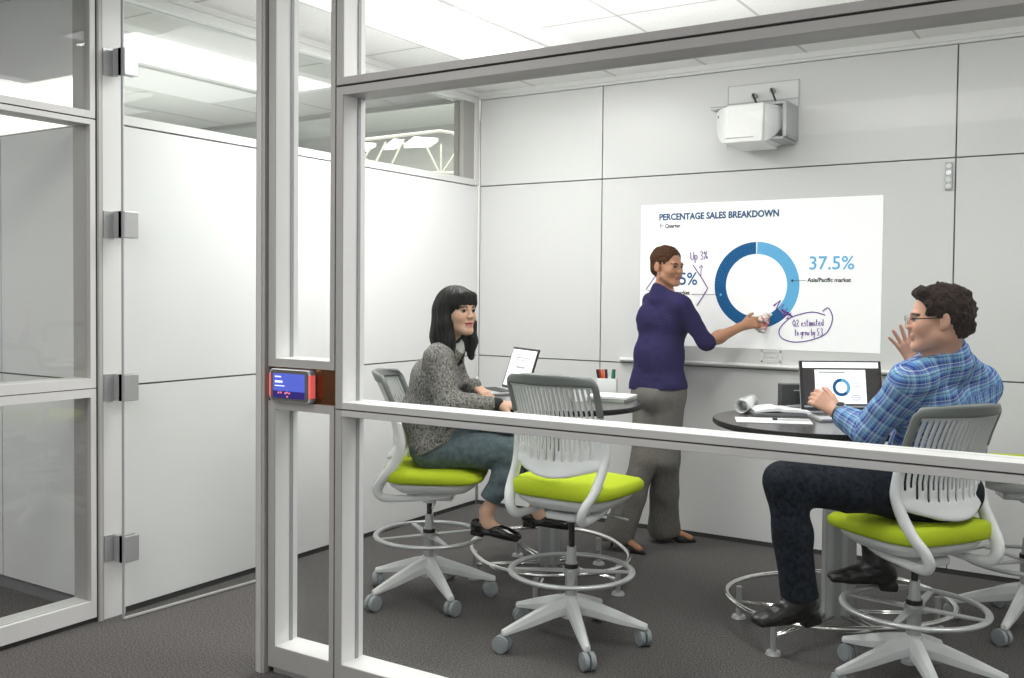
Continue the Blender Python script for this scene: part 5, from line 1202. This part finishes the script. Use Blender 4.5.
# checked shirt
m_shirt = mat('checked_shirt', (0.2, 0.4, 0.7), 0.85, spec=0.2); n_, l_, b_ = NT(m_shirt)
at_ = n_.new('ShaderNodeAttribute'); at_.attribute_name = 'cloth'; sp = n_.new('ShaderNodeSeparateXYZ'); l_.new(at_.outputs['Vector'], sp.inputs[0])
def stripes(src, period, ramp):
    m1 = n_.new('ShaderNodeMath'); m1.operation = 'MULTIPLY'; m1.inputs[1].default_value = 1/period; m2 = n_.new('ShaderNodeMath'); m2.operation = 'FRACT'
    l_.new(src, m1.inputs[0]); l_.new(m1.outputs[0], m2.inputs[0]); r = n_.new('ShaderNodeValToRGB'); r.color_ramp.interpolation = 'CONSTANT'
    while len(r.color_ramp.elements) < len(ramp): r.color_ramp.elements.new(0.5)
    for e, (p, c) in zip(r.color_ramp.elements, ramp): e.position = p; e.color = (*c, 1)
    l_.new(m2.outputs[0], r.inputs[0]); return r.outputs[0]
NB, LB, CY, WH, PU = (0.022, 0.045, 0.22), (0.095, 0.21, 0.50), (0.22, 0.44, 0.60), (0.55, 0.64, 0.78), (0.10, 0.07, 0.33)
a_ = stripes(sp.outputs['X'], 0.040, [(0, NB), (0.20, LB), (0.32, CY), (0.50, NB), (0.56, CY), (0.66, WH), (0.72, LB), (0.84, PU), (0.94, WH)])
c_ = stripes(sp.outputs['Y'], 0.046, [(0, LB), (0.22, NB), (0.36, LB), (0.50, WH), (0.58, CY), (0.74, NB), (0.80, CY), (0.92, PU)])
mx = n_.new('ShaderNodeMixRGB'); mx.inputs[0].default_value = 0.42; l_.new(a_, mx.inputs[1]); l_.new(c_, mx.inputs[2]); l_.new(mx.outputs[0], b_.inputs['Base Color'])
F = Field(); torso(F, J, dict(hip=0.104, waist=0.106, chest=0.104, sh=0.066, neck=0.074))
shL, shR = J['shL'], J['shR']
F.rc(shL, elL, 0.070, 0.060, 0.035); cuL = elL*0.30+wrL*0.70; F.rc(elL, cuL, 0.060, 0.047, 0.03)
F.rc(shR, elR, 0.070, 0.060, 0.035); cuR = elR*0.35+wrR*0.65; F.rc(elR, cuR, 0.058, 0.046, 0.03)
F.rc(J['neck']+UP*0.030, J['neck']-UP*0.02, 0.070, 0.090, 0.03)
F.clip(J['neck']+UP*0.034, unit(UP-RG*0.30)); F.clip(pel-UP*0.0, -UP)
F.disp = lambda P: 0.0060*noise(P*np.array([15, 15, 19]))+0.003*noise(P*32+9)
segs = [('arm', shL, elL), ('arm', elL, cuL), ('arm', shR, elR), ('arm', elR, cuR)]
upt = unit(J['neck']-wai)
def shirt_uv(V):
    n = len(V); best = np.full(n, 0.078); out = np.zeros((n, 3)); rel = V-wai; x = rel@lt; y = rel@upt; yoke = y > 0.245
    out[:, 0] = np.where(yoke, y*1.0, x); out[:, 1] = np.where(yoke, x, y)
    for _, a, b in segs:
        ab = b-a; L = np.linalg.norm(ab); u = ab/L; t = np.clip((V-a)@u, 0, L); e = V-a-t[:, None]*u; d = np.linalg.norm(e, axis=1)
        inner = 0.05 if _ == 'arm' and (a is shL or a is shR) else -0.03
        ref = unit(np.cross(u, UP+0.01)); r2 = np.cross(u, ref); ang = np.arctan2(e@r2, e@ref)
        m = (d < best) & ((V-a)@u > inner-0.03) ; best[m] = d[m]; out[m, 0] = (ang*0.058)[m]; out[m, 1] = ((V-a)@u)[m]
    return out
build('checked_shirt', F, 0.0046, m_shirt, pc, uv=shirt_uv)
# shirt collar
F = Field(); F.rc(J['neck']+UP*0.075-RG*0.008, J['neck']+UP*0.012, 0.0685, 0.088, 0.01); F.rc(J['neck']+UP*0.10, J['neck']-UP*0.0, 0.060, 0.062, 0.005, op='s'); F.clip(J['neck']+UP*0.078+RG*0.02, unit(UP-RG*0.45))
build('collar', F, 0.004, m_shirt, pc, uv=lambda V: np.stack([(V-wai)@upt*1.0, (V-wai)@lt, 0*V[:, 0]], 1))
# jeans and boots
m_jeansd = noise_mat('dark_jeans', (0.007, 0.009, 0.014), (0.020, 0.026, 0.036), 60, 0.85, 6, 0.4, 0.2, bdist=0.003)
F = Field(); F.rc(J['hipL'], J['hipR'], 0.112, k=0.05); F.rc(pel-tf*0.05+lt*0.05, pel-tf*0.05-lt*0.05, 0.108, k=0.04)
for hp_, kn, an, hem in ((J['hipL'], knL, anL, 0.030), (J['hipR'], knR, anR, 0.0)):
    F.rc(hp_, hp_*0.45+kn*0.55, 0.105, 0.086, 0.04); F.rc(hp_*0.45+kn*0.55, kn, 0.086, 0.074, 0.03); F.rc(kn, kn*0.5+an*0.5, 0.070, 0.066, 0.03); F.rc(kn*0.5+an*0.5, an-UP*hem, 0.066, 0.066, 0.03)
def cc(P):
    m = np.full(len(P), -1.0)
    for kn, an, off in ((knL, anL, 0.045), (knR, anR, -0.080)):
        ax = unit(an-kn); q = P-(an+ax*off); near = np.linalg.norm(P-an, axis=1) < 0.20; m = np.where(near, np.maximum(m, q@ax), m)
    return m
F.clipfn(cc); F.disp = lambda P: 0.006*noise(P*np.array([13, 13, 18]))+0.003*noise(P*28)
build('jeans', F, 0.0050, m_jeansd, pc)
m_boot = noise_mat('black_leather', (0.006, 0.0055, 0.0055), (0.014, 0.012, 0.012), 20, 0.32, 3, 0.2, 0.5)
for an, dd, kn in ((anL, -RG*1.0-UP*0.04-AW*0.35, knL), (anR, -RG*0.93-UP*0.03+AW*0.2, knR)):
    d_ = unit(dd); u_ = unit(UP-np.dot(UP, d_)*d_); F = Field(); hl0 = an-d_*0.070-u_*0.115
    shoe(F, hl0, d_, UP, 0.262, 0.046); F.rc(an-u_*0.06-d_*0.005, an+unit(kn-an)*0.09, 0.052, 0.056, 0.03); F.rc(an-u_*0.05, an+d_*0.075-u_*0.088, 0.045, 0.030, 0.03); F.disp = lambda P: 0.003*noise(P*np.array([30, 30, 60]))
    F.box(hl0+d_*0.033-u_*0.012, (0.036, 0.034, 0.016), 0.004, np.array([np.cross(d_, u_), d_, u_]), 0.006)
    build('boot', F, 0.0042, m_boot, pc)
# watch
wd_ = unit(elL-wrL); wc = wrL+wd_*0.030
bm = bmesh.new(); sweep(bm, [tuple(wc+(np.cross(wd_, UP)/np.linalg.norm(np.cross(wd_, UP))*math.cos(a)+np.cross(wd_, unit(np.cross(wd_, UP)))*math.sin(a))*0.0345) for a in np.linspace(0, 2*PI, 28, endpoint=False)], 0.0035, 0.012, closed=True, n=8, up=tuple(wd_))
wt = obj('wristwatch', bm, mat('watch_strap', (0.03, 0.035, 0.022), 0.6), pc, smooth=True)
fc = unit(-AW*0.75+UP*0.6-np.dot(-AW*0.75+UP*0.6, wd_)*wd_); bm = bmesh.new(); cyl(bm, wc+fc*0.032, wc+fc*0.043, 0.021, 0.020, n=24); autosmooth(obj('watch_case', bm, m_lapsil, wt)); bm = bmesh.new(); cyl(bm, wc+fc*0.043, wc+fc*0.0438, 0.0155, n=24); obj('watch_face', bm, m_dark, wt)
# keep children of the people where they were built
for pr_ in (pa, pb, pc):
    for ch in pr_.children:
        if ch.matrix_parent_inverse == Matrix(): ch.matrix_parent_inverse = Matrix.Translation(pr_.location).inverted()
